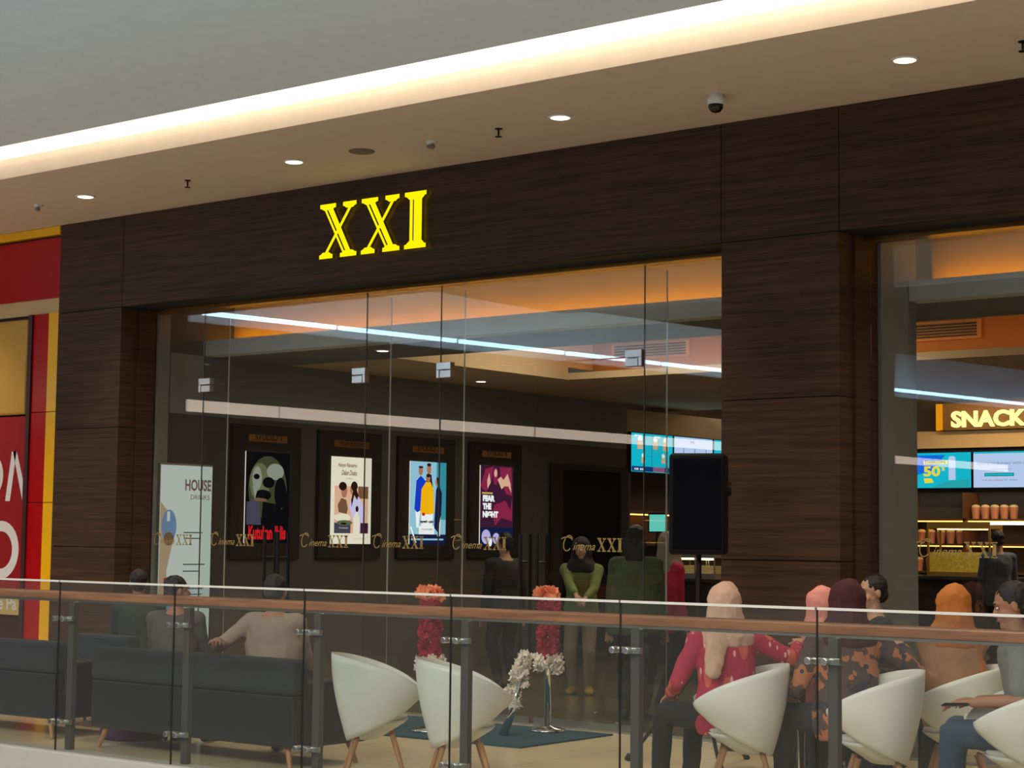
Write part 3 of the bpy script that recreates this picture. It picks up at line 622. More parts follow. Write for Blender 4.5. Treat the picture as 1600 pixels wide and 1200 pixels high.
t = thing('wing_shelf', 'warm lit wall shelf below the aqua menu screen', 'shelf', (-15.3, 22.5, 1.9))
MB().box(-15.5, -15.0, 21.1, 27, 1.97, 2.01).box(-15.5, -15.0, 21.1, 27, 1.5, 1.54).build('boards', mat('shelf_board', (110, 70, 34), .5), t)
MB().box(-15.4, -15.37, 21.2, 26.8, 1.95, 1.965).build('light_strip', emit('shelf_led', (255, 180, 80), 6), t)
t = thing('popcorn_machine', 'glass fronted yellow lit popcorn cabinet on the snack counter', 'popcorn machine', (-11.6, 25.55, 1.1))
MB().box(-12.1, -11.1, 25.35, 25.8, 1.1, 1.16).box(-12.1, -11.1, 25.35, 25.8, 1.80, 1.9).build('case', mat('brass_case', (170, 130, 60), .4, .5), t)
MB().box(-12.08, -11.12, 25.4, 25.78, 1.161, 1.45).build('popcorn', mat('yellow_popcorn', (236, 196, 74), .9, bump=1, bscale=25, var=.5, vscale=22), t)
MB().box(-12.0, -11.2, 25.5, 25.6, 1.785, 1.799).build('lamp', emit('machine_lamp', (255, 214, 110), 9), t)
b = MB()
for x in (-12.1, -11.13):
    for y in (25.35, 25.77): b.box(x, x+.03, y, y+.03, 1.16, 1.8)
b.build('frame', mat('brass_case', (170, 130, 60), .4, .5), t)
for x, c, nm, w in ((-12.9, (200, 210, 200), 'pale', .3), (-10.4, (190, 60, 40), 'red', .22), (-13.5, (220, 90, 60), 'orange', .2)):
    t = thing('counter_dispenser', '%s drinks dispenser on the snack counter' % nm, 'dispenser', (x, 25.55, 1.1))
    MB().box(x-w/2, x+w/2, 25.4, 25.7, 1.1, 1.5).build('body', mat('disp_'+nm, c, .3), t, bevel=.02)
    MB().tube((x, 25.38, 1.3), (x, 25.38, 1.24), .015).build('tap', CHROME, t)
tag(MB().box(-11.75, -10.2, 25.36, 25.40, 1.86, 1.90).build('light_tube', emit('counter_tube', (225, 245, 255), 4)), 'white light tube over the snack counter at the right', 'light tube')
# vent grille and seams on the tray's amber wall
def grille(x0, x1, lab):
    t = thing('air_grille', lab, 'air grille', ((x0+x1)/2, 17.89, 3.85))
    MB().box(x0, x1, 17.87, 17.899, 3.72, 3.92).build('frame', mat('grille_frame', (196, 150, 80), .6), t)
    b = MB()
    for k in range(5): b.box(x0+.05, x1-.05, 17.855, 17.871, 3.75+k*.031, 3.764+k*.031)
    b.build('slats', mat('slat_dark', (60, 44, 26), .6), t)
grille(-12.6, -11.5, 'slatted air grille on the amber wall of the left bay tray'); grille(-8.9, -7.9, 'slatted air grille on the amber wall seen in the right bay')
for x, nm in ((-11.0, 'left'), (-9.9, 'middle'), (-7.0, 'right')):
    tag(MB().box(x, x+.02, 17.885, 17.9, 3.56, 4.2).build('wall_seam', mat('seam', (90, 60, 20), .7)), 'dark upright seam in the amber tray wall, %s one' % nm, 'seam')
for x, y, nm in ((-12.46, 13.65, 'lobby downlight seen between the two door pairs'), (-13.9, 16.99, 'lobby downlight above the romance poster'), (-9.5, 15.6, 'lobby downlight in the amber tray')):
    downlight(x, y, nm, z=3.47 if y != 15.6 else 4.22, r=.06, power=6)
# ------------------------------------------------------------------ balustrade
t = thing('handrail', 'round edged brown wooden handrail running along the glass balustrade', 'handrail', (-7, YB+.10, 1.16))
b = MB().box(-14.5, -.5, YB+.085, YB+.135, 1.125, 1.185); b.build('rail', WOODR, t, bevel=.014, seg=3)
MB().box(-14.5, -.5, YB+.095, YB+.125, 1.112, 1.125).build('rail_plate', STEEL, t)
px0 = [-11.42, -10.26, -9.085, -7.91, -6.745, -5.575, -4.405, -3.235]
orda = ['beyond the left frame edge', 'first in view from the left', 'second from the left', 'third from the left', 'fourth from the left', 'fifth from the left', 'last before the right edge', 'beyond the right frame edge']
for i, x in enumerate(px0):
    t = thing('balustrade_post', 'flat steel balustrade post, '+orda[i], 'post', (x+.05, YB+.07, .11))
    MB().box(x+.03, x+.085, YB+.055, YB+.10, .111, 1.11).build('upright', POSTM, t, bevel=.004)
    for z in (.30, 1.0):
        b = MB().box(x-.07, x+.11, YB+.025, YB+.054, z-.016, z+.016)
        b.tube((x-.045, YB-.016, z), (x-.045, YB+.03, z), .018, n=16); b.tube((x+.045, YB-.016, z), (x+.045, YB+.03, z), .018, n=16)
        b.build('clamp', STEEL, t, bevel=.003)
    MB().tube((x+.055, YB+.08, 1.10), (x+.055, YB+.11, 1.115), .012).build('rail_bracket', STEEL, t)
    if i < len(px0)-1:
        x2 = px0[i+1]
        gt = thing('balustrade_glass', 'clear balustrade glass panel right of the post '+orda[i], 'glass panel', ((x+x2)/2, YB, .11))
        MB().box(x+.006, x2-.006, YB-.006, YB+.006, .111, 1.248).build('pane', GLB, gt)
        MB().box(x+.006, x2-.006, YB-.0065, YB+.0065, 1.249, 1.262).build('polished_edge', GLE, gt)
        MB().box(x+.001, x+.006, YB-.006, YB+.006, .111, 1.26).build('side_edge', mat('dark_glass_edge', (28, 30, 28), .3), gt)
# ------------------------------------------------------------------ entrance mat, stanchions, speaker
m0 = MB(); m0.add([(-12.1, 12.3, .001), (-8.62, 12.28, .001), (-8.60, 11.03, .001), (-11.9, 10.9, .001), (-12.1, 12.3, .014), (-8.62, 12.28, .014), (-8.60, 11.03, .014), (-11.9, 10.9, .014)],
       [(0, 1, 2, 3), (4, 5, 6, 7), (0, 1, 5, 4), (1, 2, 6, 5), (2, 3, 7, 6), (3, 0, 4, 7)])
tag(m0.build('entrance_mat', mat('teal_mat', (16, 66, 80), .95, bump=.6, bscale=120)), 'dark teal entrance mat on the floor before the glass doors', 'mat')
def blossom(b, c, r, m, n=5):
    c = Vector(c); ax = Vector((random.uniform(-1, 1), random.uniform(-1, 1), random.uniform(-.3, 1))).normalized(); u = ax.orthogonal().normalized(); v = ax.cross(u)
    for k in range(n):
        a = 2*math.pi*k/n; d = u*math.cos(a)+v*math.sin(a)
        b.add([c, c+d*r*.6+ax.cross(d)*r*.35+ax*r*.2, c+d*r+ax*r*.35, c+d*r*.6-ax.cross(d)*r*.35+ax*r*.2], [(0, 1, 2, 3)], m)
def stanchion(px, w, lab, tilt=0):
    p = at(px, 1000, w); x, y = p.x, p.y
    t = thing('flower_stanchion', lab, 'stanchion', (x, y, 0.0))
    MB().lathe((x, y, .016), [(.15, 0), (.15, .012), (.13, .03), (.03, .045), (.025, .06)], 28).build('base', CHROME, t, smooth=True)
    MB().tube((x, y, .05), (x, y, 1.10), .028, n=16).build('pole', CHROME, t, smooth=True)
    b = MB()
    for k in range(420):
        a = random.uniform(0, 6.28); z = random.uniform(.60, 1.07); rr = random.uniform(.055, .085)*(1-.15*abs(z-.85))
        blossom(b, (x+rr*math.cos(a), y+rr*math.sin(a), z), .032, 0)
    for k in range(40): 
        a = random.uniform(0, 6.28); b.ball((x+.05*math.cos(a), y+.05*math.sin(a), random.uniform(.6, 1.05)), .035, n=6, k=4, m=0)
    b.build('garland', mat('garland_crimson', (176, 40, 62), .8), t)
    b = MB()
    for k in range(90):
        a = random.uniform(0, 6.28); blossom(b, (x+.10*math.cos(a), y+.10*math.sin(a), random.uniform(.50, .62)), .04, 0)
    b.build('white_blossoms', mat('petal_white', (236, 226, 214), .8), t)
    b = MB()
    for k in range(70):
        a = random.uniform(0, 6.28); s = random.uniform(0, .10); blossom(b, (x+s*math.cos(a)-.02, y+s*math.sin(a), 1.10+random.uniform(0, .06)), .05, 0, 6)
    b.ball((x, y, 1.1), .08, .08, .05, m=0); b.build('top_bloom', mat('petal_peach', (240, 150, 112), .8), t)
stanchion(857, 15.0, 'chrome stanchion wrapped in crimson flowers, standing clear on the teal mat')
stanchion(672, 14.9, 'chrome stanchion wrapped in crimson flowers, half hidden behind the white chairs')
pb = at(786, 1130, 14.6); pt_ = at(822, 1020, 14.6)
t = thing('white_flower_garland', 'leaning silver stand trailing white flowers left of the stanchion', 'garland', (pb.x, pb.y, .016))
a0 = Vector((pb.x, pb.y, .016)); a1 = Vector((pt_.x, pt_.y, .66))
MB().path([a0, a0.lerp(a1, .3)+Vector((.03, 0, 0)), a1], [.04, .028, .02], 12).build('silver_stem', CHROME, t, smooth=True)
b = MB()
for k in range(220):
    s = random.uniform(.35, 1); q = a0.lerp(a1, s)+Vector((random.gauss(0, .03), random.gauss(0, .03), random.gauss(0, .02))); blossom(b, q, .034, 0)
b.build('white_petals', mat('petal_white', (236, 226, 214), .8), t)
# pa speaker on tripod
sp = at(1092, 800, 13.1); sx_, sy_ = sp.x, sp.y
t = thing('speaker_stand', 'black tripod speaker stand before the shopfront right pane', 'speaker stand', (sx_, sy_, 0))
MB().tube((sx_, sy_, .35), (sx_, sy_, 1.50), .02, n=12).tube((sx_, sy_, .6), (sx_, sy_, .68), .035, n=12).build('pole', BLACKM, t)
for a in (200, 320, 80):
    d = Vector((math.cos(math.radians(a)), math.sin(math.radians(a)), 0)); q = Vector((sx_, sy_, .68)); f = Vector((sx_, sy_, .02))+d*.5
    l = MB().tube(q, f, .013, n=8).tube(f+Vector((0, 0, .03)), f+Vector((0, 0, -.015))+d*.02, .02, .024, n=10).tube(Vector((sx_, sy_, .36)), q.lerp(f, .5), .009, n=8).build('leg', BLACKM, t)
hd = -UP; 
def box_rot(b, c, sx, sy, sz, ang, m=0):
    u = Vector((math.cos(ang), math.sin(ang), 0)); v = Vector((-math.sin(ang), math.cos(ang), 0)); return b.obox(c, u, v, (0, 0, 1), sx, sy, sz, m)
t = thing('loudspeaker', 'large black loudspeaker on the tripod before the middle column', 'loudspeaker', (sx_, sy_, 1.5))
A = math.radians(28)
box_rot(MB(), (sx_, sy_, 1.84), .40, .36, .72, A).build('cabinet', BLACK, t, bevel=.03, seg=3)
uv = Vector((math.cos(A), math.sin(A), 0)); vv = Vector((-math.sin(A), math.cos(A), 0))
b = MB()
b.obox(Vector((sx_, sy_, 1.84))-vv*.185, uv, vv, (0, 0, 1), .34, .012, .64); b.build('grille', mat('speaker_grille', (13, 13, 20), .9, spec=.1, bump=.8, bscale=300), t, bevel=.005)
b = MB().tube(Vector((sx_, sy_, 1.95))+uv*.19, Vector((sx_, sy_, 1.95))+uv*.23, .05, n=14); b.build('side_handle', BLACKM, t)
# ------------------------------------------------------------------ furniture
def make_chair():
    t = thing('tub_chair', 'tub chair', 'chair')
    n, K = 60, 12; th = .013; A = 146
    def top(a): return .84-.225*(abs(a)/A)**2.3
    def low(a): return .285+.235*(abs(a)/A)**1.7
    def pt(a, v, inn):
        r = math.radians(180+a); q = abs(a)/A
        rad = .215+.085*math.sin(v*math.pi/2)+.015*q*(1-v); zz = low(a)+(top(a)-low(a))*v
        rad -= .02*(1-v)**2*(1-q)
        if inn: rad -= th
        return Vector((rad*math.cos(r)*(1.02+.10*q)+.02, rad*math.sin(r)*1.05, zz))
    prof = [(k/K, False) for k in range(K+1)]+[(k/K, True) for k in range(K, -1, -1)]
    sh = MB().loft([[pt(-A+2*A*i/n, v, inn) for v, inn in prof] for i in range(n+1)])
    sh.build('shell', WHITEP, t, world=False, smooth=True)
    MB().loft([ring(Vector((x, 0, z)), Vector((1, 0, 0)), Vector((0, 1, 0)), a, b_, 32) for z, a, b_, x in ((.300, .10, .12, -.07), (.345, .15, .16, -.05), (.40, .20, .20, -.01), (.425, .215, .215, .0))]).build('seat_bowl', WHITEP, t, world=False, smooth=True)
    MB().lathe((0, 0, .425), [(.01, .0), (.20, 0), (.21, .012), (.20, .026), (.01, .03)], 32).build('seat_pad', mat('pale_seat_pad', (205, 204, 196), .7), t, world=False, smooth=True)
    for sx in (-1, 1):
        for sy in (-1, 1): MB().tube((sx*.11, sy*.11, .33), (sx*.21, sy*.21, 0), .019, .012, n=12).build('leg', LEGW, t, world=False, smooth=True)
    return t
ch0 = make_chair(); first = True
def chair_at(p, ang, lab):
    global first
    c = ch0 if first else copy_tree(ch0); first = False
    c.location = (p[0], p[1], 0); c.rotation_euler = (0, 0, ang); tag(c, lab, 'chair', 'white tub chairs with wooden legs'); return c
def gp(px, w): q = at(px, 1000, w); return (q.x, q.y)
RA = math.atan2(.62, .785)          # image right
CH = {}
for k, px, w, ang, lab in (('A', 588, 11.75, RA+.10, 'white tub chair with wooden legs left of centre, the further left of the facing pair'),
                        ('B', 722, 11.35, RA+.10, 'white tub chair with wooden legs standing in the middle, right one of the left pair'),
                        ('C', 1160, 11.15, RA+math.pi-.10, 'white tub chair with the person in red batik and beige headscarf'),
                        ('D', 1367, 10.75, RA+math.pi-.10, 'white tub chair in front of the person in maroon headscarf'),
                        ('E', 1495, 11.3, RA+math.pi-.15, 'white tub chair half hidden, before the person in mustard headscarf'),
                        ('F', 1598, 10.1, RA+math.pi-.10, 'white tub chair cut by the right frame edge, nearest the balustrade')):
    CH[k] = gp(px, w); chair_at(CH[k], ang, lab)
navy = mat('navy_leatherette', (24, 28, 38), .5, bump=.15, bscale=30); navy2 = mat('grey_blue_fabric', (38, 44, 52), .8, bump=.3, bscale=80)
def sofa(x0, x1, y0, rz, lab, d=.75, top=.745):
    cx, cy = (x0+x1)/2, y0; w = x1-x0
    t = thing('sofa', lab, 'sofa', (cx, cy, 0), rz)
    MB().box(-w/2, w/2, 0, .16, .505, top).build('backrest', navy2, t, world=False, bevel=.035, seg=3)
    MB().box(-w/2+.01, w/2-.01, .012, .15, .16, .50).build('back_panel', navy, t, world=False, bevel=.01)
    MB().box(-w/2, w/2, .02, d, .15, .36).build('base', navy, t, world=False, bevel=.02)
    for s in (-1, 1): MB().box(s*w/2-(.14 if s > 0 else 0), s*w/2+(.14 if s < 0 else 0), .1, d, .3, .60).build('armrest', navy, t, world=False, bevel=.04, seg=3)
    MB().box(-w/2+.15, -.005, .17, d-.02, .36, .47).build('seat_cushion', navy2, t, world=False, bevel=.03, seg=3)
    MB().box(.005, w/2-.15, .17, d-.02, .36, .47).build('seat_cushion', navy2, t, world=False, bevel=.03, seg=3)
    for s in (-1, 1):
        for y in (.08, d-.08): MB().tube((s*(w/2-.12), y, .16), (s*(w/2-.06), y+(.03 if y > .3 else -.03), 0), .024, .014).build('leg', LEGW, t, world=False)
    return t
sofa(-10.98, -8.85, 8.86, .0, 'dark blue two seat sofa seen from behind with the people resting on it')
sofa(-13.3, -11.55, 8.95, .03, 'dark blue sofa at the far left behind the balustrade')
AC = (-12.25, 10.4)
t = thing('armchair', 'dark armchair behind the sofa, under the person in black at the far left', 'armchair', (AC[0], AC[1], 0))
MB().box(AC[0]-.36, AC[0]+.36, AC[1]-.3, AC[1]+.4, .15, .43).build('seat', navy, t, bevel=.03); MB().box(AC[0]-.36, AC[0]+.36, AC[1]-.42, AC[1]-.28, .2, .74).build('backrest', navy2, t, bevel=.03)
for dx in (-.32, .32):
    for dy in (-.3, .34): MB().tube((AC[0]+dx, AC[1]+dy, .16), (AC[0]+dx, AC[1]+dy, 0), .02, .014).build('leg', LEGW, t)
tag(MB().lathe((-11.22, 9.50, 0), [(.24, 0), (.26, .02), (.26, .40), (.24, .43), (.01, .44)], 28).build('pouf', mat('purple_pouf', (72, 34, 84), .8), smooth=True), 'round purple pouf between the two dark sofas', 'pouf')
def table(p, h, r, lab, col, pm):
    x, y = p; t = thing('cafe_table', lab, 'table', (x, y, 0))
    MB().lathe((x, y, h), [(r, 0), (r+.005, .012), (r, .025), (.01, .026)], 36).build('table_top', col, t)
    MB().lathe((x, y, 0), [(.22, 0), (.22, .012), (.03, .03), (.028, h-.001)], 24).build('pedestal', pm, t, smooth=True)
    return t
dk = mat('dark_table_top', (60, 44, 34), .25)
T1 = gp(1252, 11.9); table(T1, .73, .34, 'round dark cafe table with chrome pedestal between the seated group', dk, CHROME)
T2 = gp(700, 13.0); 
T3 = gp(1440, 12.3); table(T3, .73, .34, 'round dark cafe table behind the person in mustard headscarf', dk, BLACKM)
# small star ornament on the first table
t = thing('star_ornament', 'small silver star ornament on the cafe table', 'ornament', (T1[0]-.05, T1[1]-.1, .757))
b = MB(); c = Vector((T1[0]-.05, T1[1]-.1, .84))
for k in range(9):
    d = Vector((random.uniform(-1, 1), random.uniform(-1, 1), random.uniform(-.6, 1))).normalized(); b.tube(c, c+d*.085, .012, .001, n=5)
b.tube(c, c-Vector((0, 0, .082)), .006, .02, n=8); b.build('star', CHROME, t)
# ------------------------------------------------------------------ people
TEX = bpy.data.textures.new('folds', 'CLOUDS'); TEX.noise_scale = .11; TEX.noise_depth = 3
TEXH = bpy.data.textures.new('hair_clumps', 'CLOUDS'); TEXH.noise_scale = .025
def grow(mb, name, material, parent, voxel=.01, smooth=4, disp=0, tex=None):
    me = bpy.data.meshes.new(name); me.from_pydata([tuple(p) for p in mb.v], [], mb.f); me.update()
    bm = bmesh.new(); bm.from_mesh(me); bmesh.ops.recalc_face_normals(bm, faces=bm.faces); bm.to_mesh(me); bm.free()
    o = bpy.data.objects.new(name, me); COL.objects.link(o)
    r = o.modifiers.new('r', 'REMESH'); r.mode = 'VOXEL'; r.voxel_size = voxel; r.use_smooth_shade = True
    if smooth: q = o.modifiers.new('s', 'SMOOTH'); q.factor = .5; q.iterations = smooth
    if disp: d = o.modifiers.new('d', 'DISPLACE'); d.texture = tex or TEX; d.strength = disp; d.mid_level = .5; d.texture_coords = 'LOCAL'
    dg = bpy.context.evaluated_depsgraph_get(); me2 = bpy.data.meshes.new_from_object(o.evaluated_get(dg))
    bpy.data.objects.remove(o); me2.materials.clear(); me2.materials.append(material); me2.name = name
    o = bpy.data.objects.new(name, me2); COL.objects.link(o); o.parent = parent; return o
SKIN = [mat('skin_light', (196, 148, 118), .55, bump=.05), mat('skin_tan', (160, 110, 82), .55, bump=.05)]
HAIR = mat('black_hair', (18, 14, 13), .45, bump=.5, bscale=220)
EYEW = mat('eye_white', (225, 220, 212), .3); IRIS = mat('iris_dark', (30, 18, 12), .2); LIPM = mat('lip', (150, 84, 76), .5); SHOE = mat('dark_shoe', (26, 22, 22), .5)
def ik(a, b, l1, l2, pole):
    d = b-a; L = min(d.length, (l1+l2)*.995); dn = d.normalized(); b2 = a+dn*L
    x = (l1*l1-l2*l2+L*L)/(2*L); h = math.sqrt(max(0, l1*l1-x*x)); pp = (pole-dn*pole.dot(dn)); pp = pp.normalized() if pp.length > 1e-4 else Vector((0, 0, 1))
    return a+dn*x+pp*h, b2
def person(lab, xy, heading, seated=True, s=1.0, lean=(0, .03), twist=0, hyaw=0, hpitch=0, top=None, bot=None, skin=0, cover='hair', cmat=None, hands=None, feet=None,
           sleeve=1.0, fat=1.0, hip_z=None, tail=None, vox=.007, skirt=False, poles=((-.5, -.6, -.7), (.5, -.6, -.7)), shoe=None, zoff=0):
    """heading = world angle the hips face; hands/feet = (left, right) world points or None; lean in the local frame"""
    root = thing('person', lab, 'person', (xy[0], xy[1], 0))
    Rm = Matrix.Rotation(heading-math.pi/2, 3, 'Z'); Tm = Matrix.Rotation(heading-math.pi/2+twist, 3, 'Z')
    loc = lambda v: Rm @ Vector(v)
    tl = lambda v: Tm @ Vector(v)
    hz = hip_z if hip_z else (.535 if seated else .90*s)
    O = Vector((0, 0, hz)); wl = lambda p: Vector(p)-Vector((xy[0], xy[1], 0))
    lz = lambda z: O+tl((lean[0]*z/.5, lean[1]*z/.5, 0))*s+Vector((0, 0, z*s))
    U, V = tl((1, 0, 0)), tl((0, 1, 0))
    def torso(k, e, zlo=-.06, ztop=.50):
        prof = [(-.09, .10, .08), (-.06, .150, .105), (.0, .172*fat, .12*fat), (.09, .160*fat, .112*fat), (.18, .142*fat, .102*fat), (.28, .155*fat, .112), (.37, .168, .115), (.43, .168, .100), (.475, .125, .078), (.505, .070, .062), (.53, .055, .056)]
        return [ring(lz(z), U, V, (a*k+e)*s, (b_*k+e)*s, 20) for z, a, b_ in prof if zlo <= z <= ztop]
    body = MB(); body.loft(torso(1, 0, -.1, .54))
    N0 = lz(.49); hu = (Vector((0, 0, 1))+tl((lean[0], lean[1], 0))*.8).normalized(); H = lz(.53)+hu*.125*s+tl((0, .015, 0))*s
    Hm = Tm @ Matrix.Rotation(hyaw, 3, 'Z') @ Matrix.Rotation(-hpitch, 3, 'X'); h = lambda v: H+(Hm @ Vector(v))*s
    hx, hy = Hm @ Vector((1, 0, 0)), Hm @ Vector((0, 1, 0))
    body.capsule(N0, H-Vector((0, 0, .05*s)), .056*s, .052*s)
    body.ball(h((0, -.012, .03)), .074*s, .092*s, .086*s, u=hx, v=hy); body.ball(h((0, .022, -.03)), .058*s, .064*s, .078*s, u=hx, v=hy)
    body.ball(h((0, .064, -.090)), .030*s, .027*s, .026*s, 10, 7, u=hx, v=hy); body.capsule(h((0, .076, .015)), h((0, .098, -.022)), .009*s, .014*s, 8)
    body.capsule(h((-.034, .076, .032)), h((.034, .076, .032)), .011*s, .011*s, 8); body.ball(h((0, .083, -.055)), .022*s, .011*s, .011*s, 10, 7, u=hx, v=hy)
    for sd in (-1, 1):
        body.ball(h((sd*.076, -.008, -.004)), .008*s, .018*s, .031*s, 10, 7, u=hx, v=hy); body.ball(h((sd*.036, .058, -.028)), .022*s, .02*s, .024*s, 10, 7, u=hx, v=hy)
    arms = []
    for i, sd in enumerate((-1, 1)):
        sh = lz(.435)+U*(sd*.175*s)
        tg = wl(hands[i]) if hands and hands[i] is not None else (O+loc((sd*.14, .36, .09))*s if seated else sh+tl((sd*.07, .06, -.56))*s)
        el, wr = ik(sh, tg, .285*s, .25*s, tl((sd*.5, poles[i][1], poles[i][2])) if hands and hands[i] is not None else tl((sd*.4, -.7, -.5)))
        arms.append((sh, el, wr)); body.capsule(lz(.42)+U*(sd*.10*s), sh, .062*s, .058*s); body.capsule(sh, el, .050*s, .038*s); body.capsule(el, wr, .038*s, .026*s)
        d = (wr-el).normalized(); side = d.cross(Vector((0, 0, 1))); side = side.normalized() if side.length > .2 else U; nrm = side.cross(d)
        if nrm.z > 0: nrm = -nrm
        pm = wr+d*.075*s; body.capsule(wr, pm, .024*s, .036*s, 12, flat=.42, side=side)
        for k, off in enumerate((-.030, -.010, .011, .031)):
            L = (.066, .078, .074, .058)[k]*s; a = pm+side*(off*s)+d*.014*s; m_ = a+(d+side*off*5+nrm*.25).normalized()*L*.55; e_ = m_+(d*.7+side*off*5+nrm*.75).normalized()*L*.5
            body.capsule(a, m_, .0088*s, .0084*s, 8); body.capsule(m_, e_, .0084*s, .0072*s, 8)
        ts = side*(-sd if (side.dot(U) > 0) else sd); a = wr+d*.028*s+ts*.022*s; m_ = a+(d*.6+ts*.75+nrm*.3).normalized()*.045*s; body.capsule(a, m_, .012*s, .010*s, 8); body.capsule(m_, m_+(d*.9+ts*.1+nrm*.4).normalized()*.032*s, .010*s, .0085*s, 8)
    legs = []
    for i, sd in enumerate((-1, 1)):
        hp = O+loc((sd*.09, 0, -.02))*s
        if feet and feet[i] is not None: an = wl(feet[i])+Vector((0, 0, .085))
        elif seated: an = Vector((0, 0, .085+zoff))+loc((sd*.13, .46, 0))*s
        else: an = Vector((0, 0, .085+zoff))+loc((sd*.085, -.02, 0))*s
        kn, an = ik(hp, an, .43*s, .415*s, loc((sd*.12, 1, .55)))
        legs.append((hp, kn, an)); body.capsule(hp, kn, .080*s, .054*s); body.capsule(kn, an, .052*s, .034*s)
        fd = loc((sd*.15, 1, 0)).normalized(); body.capsule(an+Vector((0, 0, -.045))-fd*.02, an+fd*.13*s+Vector((0, 0, -.058)), .032*s, .024*s, 10)
    grow(body, 'body', SKIN[skin], root, vox, 2)
    # eyes, brows and lips sit on the face
    for sd in (-1, 1):
        e = MB(); e.ball(h((sd*.031, .076, .010)), .0125*s, .008*s, .0065*s, 10, 7, m=0, u=hx, v=hy); e.ball(h((sd*.031, .0825, .010)), .0055*s, .003*s, .0055*s, 8, 5, m=1, u=hx, v=hy)
        e.build('eye', [EYEW, IRIS], root, world=False, smooth=True)
        MB().capsule(h((sd*.018, .090, .033)), h((sd*.046, .080, .036)), .0042*s, .003*s, 6).build('eyebrow', HAIR, root, world=False)
    MB().capsule(h((-.018, .092, -.055)), h((.018, .092, -.055)), .0055*s, .0055*s, 8, flat=.8).build('lips', LIPM, root, world=False, smooth=True)
    # clothes
    sh_ = MB(); sh_.loft(torso(1.04, .014, -.09 if not skirt else -.06, .48)); sh_.loft([ring(lz(z), U, V, a*s*fat, b_*s*fat, 20) for z, a, b_ in ((-.13 if seated else -.17, .17, .13), (-.05, .195, .150), (.08, .18, .13))])
    for (sh, el, wr) in arms:
        sh_.capsule(lz(.42), sh, .085*s, .072*s); q = 1 if sleeve >= 1 else sleeve
        if sleeve < .6: sh_.capsule(sh, sh.lerp(el, sleeve*1.6), .066*s, .060*s)
        else: sh_.capsule(sh, el, .066*s, .052*s); sh_.capsule(el, el.lerp(wr, .88), .052*s, .040*s)
    grow(sh_, 'top', top, root, .011, 4, .022)
    pn = MB(); pn.ball(O, .165*s*fat, .13*s, .11*s, u=loc((1, 0, 0)), v=loc((0, 1, 0)))
    for (hp, kn, an) in legs: pn.capsule(hp, kn, .096*s*fat, .070*s); pn.capsule(kn, kn.lerp(an, .93), .070*s, .056*s)
    if skirt: 
        a_, b2 = legs[0], legs[1]; pn.loft([ring((a_[1]+b2[1])/2+Vector((0, 0, .0)), loc((1, 0, 0)), loc((0, 1, 0)), .19, .10, 16), ring((a_[2]+b2[2])/2, loc((1, 0, 0)), loc((0, 1, 0)), .24, .17, 16)])
    grow(pn, 'trousers' if not skirt else 'skirt', bot, root, .011, 4, .018)
    for i, (hp, kn, an) in enumerate(legs):
        fd = loc(((-1, 1)[i]*.15, 1, 0)).normalized(); z = Vector((0, 0, 1)); sd_ = z.cross(fd)
        MB().loft([ring(an+fd*y+z*(zz-.085), sd_, z, a, b_, 12) for y, zz, a, b_ in ((-.07, .035, .02, .02), (-.055, .05, .036, .045), (0, .052, .042, .048), (.07, .042, .046, .038), (.13, .03, .046, .027), (.165, .024, .03, .018))]).build('shoe', shoe or SHOE, root, world=False, smooth=True)
    if cover == 'hair' or cover == 'long':
        hb = MB(); hb.ball(h((0, -.026, .044)), .083*s, .094*s, .086*s, u=hx, v=hy); hb.ball(h((0, -.062, -.015)), .068*s, .052*s, .06*s, u=hx, v=hy)
        if cover == 'long':
            for sd in (-1, 0, 1): hb.capsule(h((sd*.06, -.055, -.02)), h((sd*.05, -.085, -.17)), .048*s, .034*s)
        grow(hb, 'hair', HAIR, root, .008, 2, .012, TEXH)
    else:
        hb = MB(); hb.ball(h((0, -.036, .024)), .108*s, .112*s, .122*s, u=hx, v=hy); hb.capsule(h((0, -.04, -.03)), lz(.47)+V*(-.015), .108*s, .125*s)
        hb.loft([ring(lz(z)+V*(y*s), U, V, a*s, b_*s, 20) for z, a, b_, y in ((.58, .10, .10, -.02), (.53, .135, .12, -.015), (.47, .178, .135, -.01), (.425, .185, .138, 0), (.40, .17, .13, 0))])
        if tail: hb.capsule(h((-.02, -.09, -.04)), lz(tail[2])+tl((tail[0], tail[1], 0)), .085*s, .06*s, flat=.55)
        grow(hb, 'headscarf', cmat, root, .010, 3, .042)
    return root
def aw(a): return math.atan2(.785, -.62)+math.radians(a)       # away from the camera, + turns left in the photo
jean = mat('blue_jeans', (52, 72, 92), .85, bump=.3, bscale=120); blk = mat('black_trousers', (22, 20, 22), .85); blk2 = mat('charcoal_cloth', (44, 42, 44), .85)
person('person in dark green shirt seen from behind, seated in the armchair beyond the sofa', (AC[0], AC[1]-.02), aw(10), top=mat('dark_green_shirt', (52, 58, 56), .85), bot=blk, skin=1, s=.96)
person('person in dark grey shirt seated at the left end of the sofa, head turned right', (-10.53, 9.28), aw(-10), hyaw=-.9, s=.95, fat=1.1, top=mat('dark_grey_shirt', (84, 76, 74), .85), bot=blk, skin=1)
person('person in pale beige shirt on the sofa, left arm stretched along its back', (-9.50, 9.32), aw(-12), hyaw=.1, lean=(.0, -.02), top=mat('pale_beige_shirt', (146, 126, 110), .85), bot=blk, skin=1,
       hands=(at(338, 1003, 12.85), None), s=.99, fat=1.3, poles=((0, -.3, -.4), (0, -.6, -.7)))
batik = pattern('red_batik_cloth', (172, 40, 66), [((206, 92, 74), 9, .30), ((226, 170, 160), 17, .16), ((92, 44, 92), 5, .16)])
